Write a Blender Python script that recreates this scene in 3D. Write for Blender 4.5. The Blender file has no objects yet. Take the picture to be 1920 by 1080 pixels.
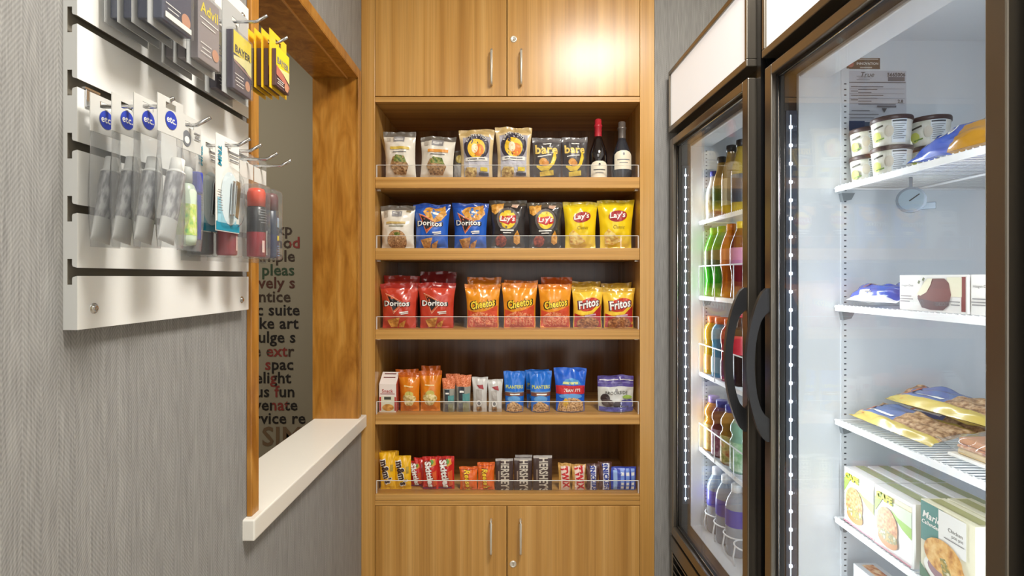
import bpy, bmesh, math, random
from mathutils import Vector, Matrix, noise
from mathutils.geometry import delaunay_2d_cdt

random.seed(7)
SC = bpy.context.scene
COL = SC.collection
PI = math.pi

# ------------------------------------------------------------------ camera, world, lights
CH = 1.26                      # camera height
FP, CX, CY = 1000.0, 960.0, 521.0   # focal length in pixels, vanishing point of the depth lines
cam_d = bpy.data.cameras.new('camera')
cam_d.sensor_width = 36.0
cam_d.lens = FP / 1920 * 36
cam_d.shift_y = (CY - 540) / 1920
cam_d.clip_start = 0.01
cam = bpy.data.objects.new('camera', cam_d)
cam.location = (0, 0, CH)
cam.rotation_euler = (PI / 2, 0, 0)
COL.objects.link(cam)
SC.camera = cam

w = bpy.data.worlds.new('world'); SC.world = w; w.use_nodes = True
w.node_tree.nodes['Background'].inputs[0].default_value = (1.0, 0.985, 0.965, 1)
w.node_tree.nodes['Background'].inputs[1].default_value = 1.05

def area(name, loc, rot, sx, sy, power, col=(1, 1, 1)):
    d = bpy.data.lights.new(name, 'AREA'); d.shape = 'RECTANGLE'; d.size = sx; d.size_y = sy
    d.energy = power; d.color = col
    o = bpy.data.objects.new(name, d); o.location = loc; o.rotation_euler = rot
    COL.objects.link(o); return o
area('ceiling_downlight', (0.50, 0.62, 2.58), (0, 0, 0), 0.46, 0.46, 31, (1, 0.955, 0.885))
area('ceiling_panel', (-0.02, -0.55, 2.58), (0, 0, 0), 1.1, 0.9, 9, (1, 0.975, 0.94))
area('office_panel', (-1.5, 1.5, 2.5), (0, 0, 0), 0.6, 0.6, 9, (1, 0.94, 0.83))

vs = SC.view_settings
vs.view_transform = 'Standard'; vs.look = 'None'; vs.gamma = 1.0; vs.use_curve_mapping = False
vs.exposure = 0.62

# ------------------------------------------------------------------ helpers
def lin(c):
    return tuple(((x / 255) / 12.92 if x / 255 <= 0.04045 else ((x / 255 + 0.055) / 1.055) ** 2.4) for x in c)

_M = {}
def mat(col, rough=0.5, metal=0.0, spec=0.5, emit=0.0, trans=0.0, name=None, coat=0.0, bump=0.0, bscale=60):
    key = (tuple(col), rough, metal, spec, emit, trans, coat, bump, bscale)
    if key in _M: return _M[key]
    m = bpy.data.materials.new(name or 'plain'); m.use_nodes = True
    nt = m.node_tree; b = nt.nodes['Principled BSDF']
    b.inputs['Base Color'].default_value = (*lin(col), 1)
    b.inputs['Roughness'].default_value = rough
    b.inputs['Metallic'].default_value = metal
    b.inputs['Specular IOR Level'].default_value = spec
    if coat: b.inputs['Coat Weight'].default_value = coat; b.inputs['Coat Roughness'].default_value = 0.08
    if emit:
        b.inputs['Emission Color'].default_value = (*lin(col), 1); b.inputs['Emission Strength'].default_value = emit
    if trans: b.inputs['Transmission Weight'].default_value = trans; b.inputs['IOR'].default_value = 1.2
    if bump:
        n = nt.nodes.new('ShaderNodeTexNoise'); n.inputs['Scale'].default_value = bscale; n.inputs['Detail'].default_value = 3
        tc = nt.nodes.new('ShaderNodeTexCoord'); nt.links.new(tc.outputs['Object'], n.inputs['Vector'])
        bp = nt.nodes.new('ShaderNodeBump'); bp.inputs['Strength'].default_value = bump; bp.inputs['Distance'].default_value = 0.004
        nt.links.new(n.outputs['Fac'], bp.inputs['Height']); nt.links.new(bp.outputs['Normal'], b.inputs['Normal'])
    _M[key] = m
    return m

def noisemat(name, cols, scale=(30, 30, 30), rough=0.45, detail=4, lo=0.3, hi=0.7, metal=0, spec=0.5, distort=0.0, bump=0.0, fine=None):
    """colour ramp over stretched noise: wood grain, printed food pictures, liner mottling"""
    key = ('n', name)
    if key in _M: return _M[key]
    m = bpy.data.materials.new(name); m.use_nodes = True
    nt = m.node_tree; b = nt.nodes['Principled BSDF']; L = nt.links.new
    tc = nt.nodes.new('ShaderNodeTexCoord'); mp = nt.nodes.new('ShaderNodeMapping')
    mp.inputs['Scale'].default_value = scale
    L(tc.outputs['Object'], mp.inputs['Vector'])
    n = nt.nodes.new('ShaderNodeTexNoise'); n.inputs['Scale'].default_value = 1; n.inputs['Detail'].default_value = detail
    n.inputs['Distortion'].default_value = distort
    L(mp.outputs['Vector'], n.inputs['Vector'])
    r = nt.nodes.new('ShaderNodeValToRGB'); e = r.color_ramp.elements
    k = len(cols)
    for i, c in enumerate(cols):
        p = lo + (hi - lo) * i / max(1, k - 1)
        if i < 2: el = e[i]; el.position = p
        else: el = e.new(p)
        el.color = (*lin(c), 1)
    L(n.outputs['Fac'], r.inputs['Fac'])
    out = r.outputs['Color']
    if fine:
        mp2 = nt.nodes.new('ShaderNodeMapping'); mp2.inputs['Scale'].default_value = fine[0]
        L(tc.outputs['Object'], mp2.inputs['Vector'])
        n2 = nt.nodes.new('ShaderNodeTexNoise'); n2.inputs['Scale'].default_value = 1; n2.inputs['Detail'].default_value = 5
        L(mp2.outputs['Vector'], n2.inputs['Vector'])
        r2 = nt.nodes.new('ShaderNodeValToRGB'); r2.color_ramp.elements[0].position = 0.35; r2.color_ramp.elements[1].position = 0.65
        g = fine[1]
        r2.color_ramp.elements[0].color = (g, g, g, 1); r2.color_ramp.elements[1].color = (1, 1, 1, 1)
        L(n2.outputs['Fac'], r2.inputs['Fac'])
        mx = nt.nodes.new('ShaderNodeMix'); mx.data_type = 'RGBA'; mx.blend_type = 'MULTIPLY'; mx.inputs[0].default_value = 1
        L(out, mx.inputs[6]); L(r2.outputs['Color'], mx.inputs[7]); out = mx.outputs[2]
    L(out, b.inputs['Base Color'])
    b.inputs['Roughness'].default_value = rough; b.inputs['Metallic'].default_value = metal
    b.inputs['Specular IOR Level'].default_value = spec
    if bump:
        bp = nt.nodes.new('ShaderNodeBump'); bp.inputs['Strength'].default_value = bump; bp.inputs['Distance'].default_value = 0.003
        L(n.outputs['Fac'], bp.inputs['Height']); L(bp.outputs['Normal'], b.inputs['Normal'])
    _M[key] = m
    return m

def glassmat(name, tint=(1, 1, 1), ior=1.5, rough=0.0, haze=0.0, hazecol=(220, 225, 230)):
    """thin clear sheet: what is not mirrored by Fresnel passes straight through"""
    key = ('g', name)
    if key in _M: return _M[key]
    m = bpy.data.materials.new(name); m.use_nodes = True
    nt = m.node_tree; nt.nodes.remove(nt.nodes['Principled BSDF']); L = nt.links.new
    out = nt.nodes['Material Output']
    t = nt.nodes.new('ShaderNodeBsdfTransparent'); t.inputs[0].default_value = (*tint, 1)
    g = nt.nodes.new('ShaderNodeBsdfGlossy'); g.inputs['Roughness'].default_value = rough
    ge = nt.nodes.new('ShaderNodeNewGeometry'); dp = nt.nodes.new('ShaderNodeVectorMath'); dp.operation = 'DOT_PRODUCT'
    L(ge.outputs['Normal'], dp.inputs[0]); L(ge.outputs['Incoming'], dp.inputs[1])
    def M(op, a, b_=None):
        n = nt.nodes.new('ShaderNodeMath'); n.operation = op
        for i, q in enumerate((a, b_)):
            if q is None: continue
            if isinstance(q, (int, float)): n.inputs[i].default_value = q
            else: L(q, n.inputs[i])
        return n.outputs[0]
    f0 = ((ior-1)/(ior+1))**2
    sch = M('ADD', M('MULTIPLY', M('POWER', M('SUBTRACT', 1.0, M('ABSOLUTE', dp.outputs['Value'])), 5.0), 1-f0), f0)
    base = t.outputs[0]
    if haze:
        d = nt.nodes.new('ShaderNodeBsdfDiffuse'); d.inputs[0].default_value = (*lin(hazecol), 1)
        mh = nt.nodes.new('ShaderNodeMixShader'); mh.inputs[0].default_value = haze
        L(t.outputs[0], mh.inputs[1]); L(d.outputs[0], mh.inputs[2]); base = mh.outputs[0]
    mx = nt.nodes.new('ShaderNodeMixShader')
    L(sch, mx.inputs[0]); L(base, mx.inputs[1]); L(g.outputs[0], mx.inputs[2])
    L(mx.outputs[0], out.inputs[0])
    _M[key] = m
    return m

class MB:
    """collects shapes; build() links them as one mesh object"""
    def __init__(s): s.v = []; s.f = []; s.m = []; s.s = []
    def add(s, vs, fs, mi=0, smooth=False):
        o = len(s.v); s.v += [tuple(p) for p in vs]
        for i, f in enumerate(fs):
            s.f.append([o + k for k in f]); s.m.append(mi[i] if isinstance(mi, list) else mi); s.s.append(smooth)
        return s
    def box(s, x0, x1, y0, y1, z0, z1, mi=0, bev=0.0, seg=2):
        if x0 > x1: x0, x1 = x1, x0
        if y0 > y1: y0, y1 = y1, y0
        if z0 > z1: z0, z1 = z1, z0
        if bev:
            bm = bmesh.new()
            bmesh.ops.create_cube(bm, size=1, matrix=Matrix.Translation(((x0+x1)/2, (y0+y1)/2, (z0+z1)/2)) @ Matrix.Diagonal((x1-x0, y1-y0, z1-z0, 1)))
            bmesh.ops.bevel(bm, geom=bm.edges[:], offset=bev, segments=seg, affect='EDGES', profile=0.5)
            bm.verts.index_update()
            s.add([v.co[:] for v in bm.verts], [[v.index for v in f.verts] for f in bm.faces], mi)
            bm.free(); return s
        v = [(x0,y0,z0),(x1,y0,z0),(x1,y1,z0),(x0,y1,z0),(x0,y0,z1),(x1,y0,z1),(x1,y1,z1),(x0,y1,z1)]
        return s.add(v, [(0,3,2,1),(4,5,6,7),(0,1,5,4),(1,2,6,5),(2,3,7,6),(3,0,4,7)], mi)
    def prism(s, poly, ax, a, b, mi=0, side_mi=None):
        """2-D polygon swept along an axis. ax 'x': poly=(y,z); 'y': poly=(x,z); 'z': poly=(x,y)"""
        def P(p, t): return {'x': (t, p[0], p[1]), 'y': (p[0], t, p[1]), 'z': (p[0], p[1], t)}[ax]
        n = len(poly); v = [P(p, a) for p in poly] + [P(p, b) for p in poly]
        s.add(v, [list(range(n)), list(range(2*n-1, n-1, -1))], mi)
        s.add(v, [(i, i+n, (i+1) % n + n, (i+1) % n) for i in range(n)], side_mi if side_mi is not None else mi)
        return s
    def lathe(s, prof, n=20, c=(0, 0), mi=0, smooth=True, cap=True):
        """profile [(radius, z[, material])] turned about z"""
        v = []; f = []; m = []
        for p in prof:
            for k in range(n):
                a = 2*PI*k/n; v.append((c[0]+p[0]*math.cos(a), c[1]+p[0]*math.sin(a), p[1]))
        for i in range(len(prof)-1):
            for k in range(n):
                f.append((i*n+k, i*n+(k+1) % n, (i+1)*n+(k+1) % n, (i+1)*n+k)); m.append(prof[i][2] if len(prof[i]) > 2 else mi)
        if cap:
            f.append(list(range(n-1, -1, -1))); m.append(m[0]); f.append([(len(prof)-1)*n+k for k in range(n)]); m.append(m[-2])
        return s.add(v, f, m, smooth)
    def tube(s, pts, r, n=8, mi=0, smooth=True, closed=False):
        pts = [Vector(p) for p in pts]; v = []; f = []
        N = len(pts); up = Vector((0.123, 0.31, 0.95))
        for i, p in enumerate(pts):
            a = pts[(i-1) % N] if closed or i else p; b = pts[(i+1) % N] if closed or i < N-1 else p
            t = (b-a).normalized()
            x = t.cross(up).normalized(); y = t.cross(x).normalized()
            rr = r[i] if isinstance(r, (list, tuple)) else r
            for k in range(n):
                q = 2*PI*k/n; v.append(p + x*math.cos(q)*rr + y*math.sin(q)*rr)
        for i in range(N if closed else N-1):
            j = (i+1) % N
            for k in range(n): f.append((i*n+k, i*n+(k+1) % n, j*n+(k+1) % n, j*n+k))
        if not closed: f.append(list(range(n-1, -1, -1))); f.append([(N-1)*n+k for k in range(n)])
        return s.add(v, f, mi, smooth)
    def build(s, name, mats, parent=None, loc=None, rot=None):
        me = bpy.data.meshes.new(name); me.from_pydata(s.v, [], s.f)
        for m in (mats if isinstance(mats, (list, tuple)) else [mats]): me.materials.append(m)
        me.polygons.foreach_set('material_index', s.m)
        me.polygons.foreach_set('use_smooth', s.s)
        bm = bmesh.new(); bm.from_mesh(me); bmesh.ops.recalc_face_normals(bm, faces=bm.faces[:]); bm.to_mesh(me); bm.free()
        me.update()
        o = bpy.data.objects.new(name, me); COL.objects.link(o)
        if parent: o.parent = parent
        if loc: o.location = loc
        if rot: o.rotation_euler = rot
        return o

def tag(o, label=None, cat=None, group=None, kind=None):
    if label: o['label'] = label
    if cat: o['category'] = cat
    if group: o['group'] = group
    if kind: o['kind'] = kind
    return o
def thing(name, label, cat, loc=(0, 0, 0), rotz=0.0, group=None):
    o = bpy.data.objects.new(name, None); COL.objects.link(o)
    o.empty_display_size = 0.05
    o.location = loc; o.rotation_euler = (0, 0, rotz)
    return tag(o, label, cat, group)
def struct(name, mb, mats, label=None):
    return tag(mb.build(name, mats), label, None, None, 'structure')
def dup(root, loc=None, rotz=None, label=None, group=None):
    r = root.copy(); COL.objects.link(r)
    if loc is not None: r.location = loc
    if rotz is not None: r.rotation_euler = (0, 0, rotz)
    if label: r['label'] = label
    if group: r['group'] = group
    for ch in list(root.children):
        c = ch.copy(); COL.objects.link(c); c.parent = r
        for g in ch.children:
            d = g.copy(); COL.objects.link(d); d.parent = c
    return r
def PX(x, Y): return (x - CX) / FP * Y          # photo column at a known depth -> metres
def PZ(y, Y): return CH - (y - CY) / FP * Y     # photo row at a known depth -> metres

# ------------------------------------------------------------------ lettering (built-in font turned to flat meshes)
_T = {}
def prepare_text(specs):
    obs = []
    for sp in specs:
        body, shear, bold = sp
        c = bpy.data.curves.new('lettering', 'FONT'); c.body = body; c.size = 1.0; c.shear = shear; c.offset = bold
        c.resolution_u = 2; c.align_x = 'LEFT'; c.space_character = 1.0 + bold * 1.5
        o = bpy.data.objects.new('lettering', c); COL.objects.link(o); obs.append((sp, o))
    dg = bpy.context.evaluated_depsgraph_get(); dg.update()
    for sp, o in obs:
        ev = o.evaluated_get(dg); me = ev.to_mesh()
        vs_ = [(v.co.x, v.co.y) for v in me.vertices]; fs = [tuple(p.vertices) for p in me.polygons]
        ev.to_mesh_clear()
        x0 = min(v[0] for v in vs_); x1 = max(v[0] for v in vs_); y0 = min(v[1] for v in vs_); y1 = max(v[1] for v in vs_)
        _T[sp] = ([(v[0]-(x0+x1)/2, v[1]-(y0+y1)/2) for v in vs_], fs, x1-x0, y1-y0, (y0+y1)/2)
    for sp, o in obs:
        c = o.data; bpy.data.objects.remove(o); bpy.data.curves.remove(c)

def TX(body, shear=0.0, bold=0.0):
    if (body, shear, bold) not in _T: prepare_text([(body, shear, bold)])
    return _T[(body, shear, bold)]

def fill(poly, step):
    """polygon -> evenly split triangles, so that it can follow a curved surface"""
    pts = []
    n = len(poly)
    for i in range(n):
        a, b = poly[i], poly[(i+1) % n]; d = math.hypot(b[0]-a[0], b[1]-a[1]); k = max(1, int(d/step))
        for j in range(k): pts.append(Vector((a[0]+(b[0]-a[0])*j/k, a[1]+(b[1]-a[1])*j/k)))
    nb = len(pts); edges = [(i, (i+1) % nb) for i in range(nb)]
    x0 = min(p.x for p in pts); x1 = max(p.x for p in pts); y0 = min(p.y for p in pts); y1 = max(p.y for p in pts)
    nx = int((x1-x0)/step); ny = int((y1-y0)/step)
    for i in range(1, nx+1):
        for j in range(1, ny+1): pts.append(Vector((x0+(x1-x0)*i/(nx+1), y0+(y1-y0)*j/(ny+1))))
    vs_, _, fs, *_r = delaunay_2d_cdt(pts, edges, [], 1, 1e-6)
    return [(v.x, v.y) for v in vs_], [tuple(f) for f in fs]

def resplit(v2, f2, lim):
    """split lettering triangles until no edge is longer than lim"""
    v = list(v2); out = []; mid = {}
    def M(a, b):
        k = (min(a, b), max(a, b))
        if k not in mid: mid[k] = len(v); v.append(((v[a][0]+v[b][0])/2, (v[a][1]+v[b][1])/2))
        return mid[k]
    st = []
    for f in f2:
        for i in range(1, len(f)-1): st.append((f[0], f[i], f[i+1]))
    while st:
        t = st.pop()
        e = [(math.dist(v[t[i]], v[t[(i+1) % 3]]), i) for i in range(3)]
        d, i = max(e)
        if d <= lim or len(v) > 6000: out.append(t); continue
        a, b, c = t[i], t[(i+1) % 3], t[(i+2) % 3]; m = M(a, b)
        st += [(a, m, c), (m, b, c)]
    return v, out

def decals(mb, surf, W, H, items, mats, off0=0.0005, doff=0.00022, step=None):
    """print shapes and words on a surface. surf(x, z, offset) -> point. x in half widths, z in heights, sizes in widths"""
    off = off0; step = step or max(W, H)/14
    for it in items:
        k = it[0]; o = it[-1] if isinstance(it[-1], dict) else {}
        col = o.get('m')
        if col not in mats: mats.append(col)
        mi = mats.index(col)
        rot = math.radians(o.get('rot', 0)); cr, sr = math.cos(rot), math.sin(rot)
        if k == 'txt':
            body = it[1]; cx, cz, tw = it[2]*W/2, it[3]*H, it[4]*W
            lay = []
            if 'out' in o: lay.append((o.get('obold', 0.05), o['out']))
            lay.append((o.get('bold', 0.0), col))
            ref = TX(body, o.get('shear', 0.0), o.get('bold', 0.0))
            sx = tw/ref[2]; sy = o['h']*W/ref[3] if 'h' in o else sx
            for bold, c in lay:
                if c not in mats: mats.append(c)
                v2, f2, *_r = TX(body, o.get('shear', 0.0), bold)
                if step < 0.5: v2, f2 = resplit(v2, f2, max(step*0.6, 0.0025)/max(sx, sy))
                pts = []
                for (x, y) in v2:
                    x *= sx; y *= sy
                    if 'arc' in o:      # lettering set on an arc of that radius (in widths)
                        R_ = o['arc']*W; th = x/R_; x, y = (R_+y)*math.sin(th), (R_+y)*math.cos(th)-R_
                    x, y = x*cr-y*sr, x*sr+y*cr
                    pts.append(surf(cx+x, cz+y, off))
                mb.add(pts, f2, mats.index(c)); off += doff
            continue
        if k == 'rect':
            _, cx, cz, ww, hh = it[:5]; a, b = ww*W/2, hh*W/2
            poly = [(-a, -b), (a, -b), (a, b), (-a, b)]; c0 = (cx*W/2, cz*H)
        elif k == 'ell':
            _, cx, cz, rx, rz = it[:5]; n = o.get('n', 20); a0 = o.get('a0', 0); a1 = o.get('a1', 360)
            full = a1-a0 >= 360
            poly = [(rx*W*math.cos(math.radians(a0+(a1-a0)*i/(n if full else n-1))), rz*W*math.sin(math.radians(a0+(a1-a0)*i/(n if full else n-1)))) for i in range(n)]
            c0 = (cx*W/2, cz*H)
        else:   # poly in (half widths, heights)
            poly = [(p[0]*W/2, p[1]*H) for p in it[1]]; c0 = (0, 0)
        poly = [(c0[0]+x*cr-y*sr, c0[1]+x*sr+y*cr) for x, y in poly]
        vs_, fs = fill(poly, step)
        mb.add([surf(x, z, off) for x, z in vs_], fs, mi); off += doff
    return mb
# ------------------------------------------------------------------ materials of the place
def wallpaper():
    m = bpy.data.materials.new('woven_grey_wallpaper'); m.use_nodes = True
    nt = m.node_tree; b = nt.nodes['Principled BSDF']; L = nt.links.new; N = nt.nodes.new
    tc = N('ShaderNodeTexCoord'); sp = N('ShaderNodeSeparateXYZ'); L(tc.outputs['Object'], sp.inputs[0])
    def M(op, a, b_=None, c=None):
        n = N('ShaderNodeMath'); n.operation = op
        for i, q in enumerate((a, b_, c)):
            if q is None: continue
            if isinstance(q, (int, float)): n.inputs[i].default_value = q
            else: L(q, n.inputs[i])
        return n.outputs[0]
    hor = M('ADD', sp.outputs[0], sp.outputs[1])
    z = sp.outputs[2]
    n1 = N('ShaderNodeTexNoise'); n1.noise_dimensions = '1D'; n1.inputs['Scale'].default_value = 55; L(hor, n1.inputs['W'])
    tri = M('PINGPONG', hor, 0.024)                      # herringbone columns
    diag = M('SINE', M('MULTIPLY', M('ADD', z, M('MULTIPLY', tri, 1.5)), 900))
    mp = N('ShaderNodeMapping'); mp.inputs['Scale'].default_value = (420, 420, 18); L(tc.outputs['Object'], mp.inputs[0])
    n2 = N('ShaderNodeTexNoise'); n2.inputs['Scale'].default_value = 1; n2.inputs['Detail'].default_value = 3; L(mp.outputs[0], n2.inputs[0])
    mp3 = N('ShaderNodeMapping'); mp3.inputs['Scale'].default_value = (60, 60, 1.0); L(tc.outputs['Object'], mp3.inputs[0])
    n3 = N('ShaderNodeTexNoise'); n3.inputs['Scale'].default_value = 1; L(mp3.outputs[0], n3.inputs[0])
    fac = M('ADD', M('ADD', M('MULTIPLY', diag, 0.10), M('MULTIPLY', n2.outputs[0], 0.75)), M('MULTIPLY', n3.outputs[0], 0.30))
    r = N('ShaderNodeValToRGB'); L(fac, r.inputs[0])
    r.color_ramp.elements[0].position = 0.25; r.color_ramp.elements[0].color = (*lin((120, 119, 118)), 1)
    r.color_ramp.elements[1].position = 0.85; r.color_ramp.elements[1].color = (*lin((168, 167, 164)), 1)
    L(r.outputs[0], b.inputs['Base Color'])
    b.inputs['Roughness'].default_value = 0.7; b.inputs['Specular IOR Level'].default_value = 0.25
    bp = N('ShaderNodeBump'); bp.inputs['Strength'].default_value = 0.35; bp.inputs['Distance'].default_value = 0.0015
    L(fac, bp.inputs['Height']); L(bp.outputs[0], b.inputs['Normal'])
    return m
M_WALL = wallpaper()
WOODC = [(176, 126, 58), (197, 147, 76), (213, 165, 95)]
M_WOODV = noisemat('oak_laminate_upright_grain', WOODC, (26, 26, 0.35), 0.27, 5, 0.32, 0.68, fine=((240, 240, 3), 0.86), spec=0.5)
M_WOODH = noisemat('oak_laminate_level_grain', WOODC, (0.6, 40, 90), 0.36, 5, 0.32, 0.68, fine=((4, 260, 320), 0.86), spec=0.5)
M_JAMB = noisemat('stained_birch', [(150, 94, 28), (180, 122, 46), (200, 144, 66)], (22, 22, 5), 0.3, 6, 0.3, 0.7, distort=1.2, fine=((160, 160, 12), 0.85))
M_WHITE = mat((236, 236, 233), 0.35, name='white_laminate')
M_SILL = mat((232, 229, 220), 0.3, name='sill_white')
M_SLOT = mat((118, 112, 100), 0.7, name='raw_board_slot')
M_CHROME = mat((205, 205, 205), 0.18, 1.0, name='chrome')
M_NICKEL = mat((226, 220, 206), 0.35, 0.6, name='satin_nickel')
M_BLACK = mat((20, 20, 22), 0.4, name='black_metal')
M_BRONZE = mat((132, 125, 114), 0.28, 0.85, name='bronze_aluminium')
M_GASKET = mat((30, 30, 32), 0.6, name='gasket')
M_HANDLE = mat((58, 58, 60), 0.35, 0.4, name='handle_plastic')
M_LINER = mat((226, 231, 236), 0.45, name='white_liner')
M_WIRE = mat((240, 243, 246), 0.4, name='white_coated_wire')
M_GLASS = glassmat('door_glass', (0.985, 0.995, 0.995), 1.5)
M_ACRYL = glassmat('clear_acrylic', (0.985, 0.985, 0.985), 1.32, 0.02, 0.008)
M_ACRYL_EDGE = mat((228, 226, 220), 0.3, name='acrylic_edge')
M_LED = mat((240, 247, 255), 0.4, emit=9.0, name='led')
M_SIGN = mat((246, 247, 248), 0.5, emit=0.32, name='backlit_panel')

# ------------------------------------------------------------------ the setting
XW = -0.5425          # left wall
YC = 1.917            # cabinet front and back wall
OY0, OY1 = 1.121, 1.848   # opening in the left wall
OZ0, OZ1 = 0.729, 1.955
XWB = -0.687
mb = MB()
q_ = 0.017
mb.box(XWB, XW, -2.2, OY0-q_, 0, 2.6); mb.box(XWB, XW, OY1+q_, YC+0.01, 0, 2.6)
mb.box(XWB, XW, OY0-q_, OY1+q_, 0, OZ0); mb.box(XWB, XW, OY0-q_, OY1+q_, OZ1+0.015, 2.6)
struct('wall_left', mb, M_WALL, 'grey woven wallpaper wall with a service opening')
mb = MB(); mb.box(0.5125, 1.6, YC, YC+0.1, 0, 2.6)
mb.box(XW, 0.5125, YC+0.45, YC+0.5, 0, 2.6)
struct('wall_back', mb, M_WALL, 'grey woven wallpaper wall beside the snack cabinet')
mb = MB(); mb.box(1.35, 1.45, -2.2, YC, 0, 2.6)
mb.box(0.60, 1.35, 0.52, 0.606, 0, 2.6)
struct('wall_right', mb, mat((176, 164, 132), 0.7, name='beige_paint'), 'beige wall end beside the freezer')
mb = MB(); mb.box(-3.0, 1.5, -2.2, 4.2, -0.05, 0); struct('floor', mb, noisemat('floor_tile', [(176, 166, 150), (194, 184, 168)], (3, 3, 3), 0.5), 'pale beige floor')  # out of view; colour lightened so the floor bounces more light upward
mb = MB(); mb.box(-3.0, 1.5, -0.12, 4.2, 2.6, 2.65); mb.box(-3.0, 1.5, -2.2, -1.0, 2.6, 2.65)
mb.box(-3.0, -0.6, -1.0, -0.12, 2.6, 2.65); mb.box(0.6, 1.5, -1.0, -0.12, 2.6, 2.65); mb.box(-0.6, 0.6, -1.0, -0.12, 2.6, 2.65)
struct('ceiling', mb, mat((232, 230, 224), 0.8, name='ceiling_paint'), 'white ceiling')
M_OFFICE = mat((168, 160, 140), 0.75, name='office_paint')
OWY = 2.45
mb = MB(); mb.box(-3.0, XWB, OWY, OWY+0.1, 0, 2.6); o_office = struct('wall_office', mb, M_OFFICE, 'dim beige office wall printed with rows of words')
mb = MB(); mb.box(-3.0, -2.9, -0.5, OWY, 0, 2.6); struct('wall_office_side', mb, M_OFFICE, 'plain beige side wall of the office')
mb = MB(); mb.box(-3.0, XWB, -0.6, -0.5, 0, 2.6); struct('wall_office_rear', mb, M_OFFICE, 'plain beige rear wall of the office')
# frame of the opening
t = 0.011; cw = 0.032
fr = tag(bpy.data.objects.new('trim_1', None), 'stained wooden frame lining the service opening', None, None, 'structure'); COL.objects.link(fr)
MB().box(XW, XW+t, OY0-cw, OY0, OZ0+0.043, OZ1+cw, bev=0.002).build('casing', M_JAMB, fr)
MB().box(XW, XW+t, OY1, OY1+cw, OZ0+0.043, OZ1+cw, bev=0.002).build('casing', M_JAMB, fr)
MB().box(XW, XW+t, OY0, OY1, OZ1+0.0, OZ1+cw, bev=0.002).build('head_casing', M_JAMB, fr)
MB().box(XWB-0.004, XW+t-0.001, OY1, OY1+0.018, OZ0, OZ1).build('jamb', M_JAMB, fr)
MB().box(XWB-0.004, XW+t-0.001, OY0-0.018, OY0, OZ0, OZ1).build('jamb', M_JAMB, fr)
MB().box(XWB-0.004, XW+t-0.001, OY0, OY1, OZ1-0.002, OZ1+0.016).build('head_jamb', M_JAMB, fr)
MB().box(XW-0.03, XW-0.026, OY0, OY1, OZ1-0.006, OZ1-0.002).build('bead', mat((214, 160, 90), 0.3), fr)
mb = MB(); mb.box(XWB, -0.5187, 1.074, 1.905, 0.729, 0.772, bev=0.003)
tag(mb.build('window_sill', M_SILL), 'white sill slab projecting under the service opening', None, None, 'structure')

# ------------------------------------------------------------------ words on the office wall
WORDS = [('exp', 433, 548, 26, 'd'), ('mod', 458, 562, 41, 'dr'), ('simple', 483, 553, 76, 'd'), ('pleas', 509, 552, 63, 'g'), ('lively s', 533, 553, 84, 'b'),
         ('entice', 559, 545, 72, 'd'), ('ic suite', 584, 562, 84, 'k'), ('make art', 609, 560, 100, 'k'), ('indulge s', 635, 554, 104, 'k'), ('e extr', 661, 552, 66, 'er'),
         ('spac', 686, 550, 56, 'sr'), ('delight', 711, 546, 78, 'k'), ('us fun', 737, 552, 76, 'f'), ('juvenate', 762, 558, 100, 'n'), ('ervice re', 787, 573, 100, 'k'), ('SIM', 820, 640, 145, 'S')]

C_ = {'d': (74, 60, 50), 'k': (40, 36, 34), 'g': (62, 84, 62), 'b': (96, 58, 48), 'r': (150, 62, 56), 'S': (128, 104, 78)}
mb = MB(); mats = [mat(C_[k], 0.6, name='wall_ink') for k in 'dkgbrS']
RED = {'mod': (0.66, 1.0), 'e extr': (0.38, 0.82), 'spac': (0.0, 0.24), 'us fun': (0.4, 0.62), 'juvenate': (0.55, 0.8), 'delight': (0.5, 0.62)}
for body, yy, xr, _w, c in WORDS:
    v2, f2, tw, th, bl = TX(body, 0.0, 0.018)
    s = (50 if c == 'S' else 30)/FP*OWY
    x1 = PX(xr, OWY); zc = PZ(yy+7, OWY)          # common base line
    pts = [(x1 + (v[0]-tw/2)*s, OWY-0.0015, zc + (v[1]+bl)*s) for v in v2]
    if c == 'S': pts = [(p[0]+PX(492, OWY)-(x1-tw*s), p[1], p[2]-0.02) for p in pts]
    mi = []
    lo, hi = RED.get(body, (2, 2))
    for f in f2:
        cx = sum(v2[k][0] for k in f)/len(f)/tw+0.5
        mi.append(4 if lo <= cx <= hi else {'dr': 0, 'er': 0, 'sr': 1, 'f': 1, 'n': 1}.get(c, 'dkgbrS'.index(c) if c in 'dkgbrS' else 0))
    mb.add(pts, f2, mi)
wl = mb.build('wall_lettering', mats, o_office)
# ------------------------------------------------------------------ snack cabinet
XL, XR = PX(703, YC), PX(1200, YC)
YB = 2.30
SH = [1.6226, 1.367, 1.074, 0.767, 0.481]          # shelf tops
ST = [0.0395, 0.042, 0.0355, 0.0345, 0.040]
cab = thing('snack_cabinet', 'tall oak laminate cabinet with five open snack shelves between paired doors', 'cabinet', (0, YC, 0))
d = YB - YC
def cabp(name, a, m, parent=None, bev=0.001):
    return MB().box(*a, bev=bev).build(name, m, parent or cab)
cabp('stile', (XW+0.0005, XL, 0, d+0.02, 0, 2.6), M_WOODV)
cabp('stile', (XR, PX(1227, YC), 0, d+0.02, 0, 2.6), M_WOODV)
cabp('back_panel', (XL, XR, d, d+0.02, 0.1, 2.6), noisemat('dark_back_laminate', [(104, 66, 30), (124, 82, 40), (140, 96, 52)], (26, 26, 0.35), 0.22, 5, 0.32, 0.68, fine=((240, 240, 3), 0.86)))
cabp('rail', (XL, XR, 0.0, d, 1.8926, 1.911), M_WOODH)
cabp('rail', (XL, XR, 0.0, d, 0.4414, 0.459), M_WOODH)
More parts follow.
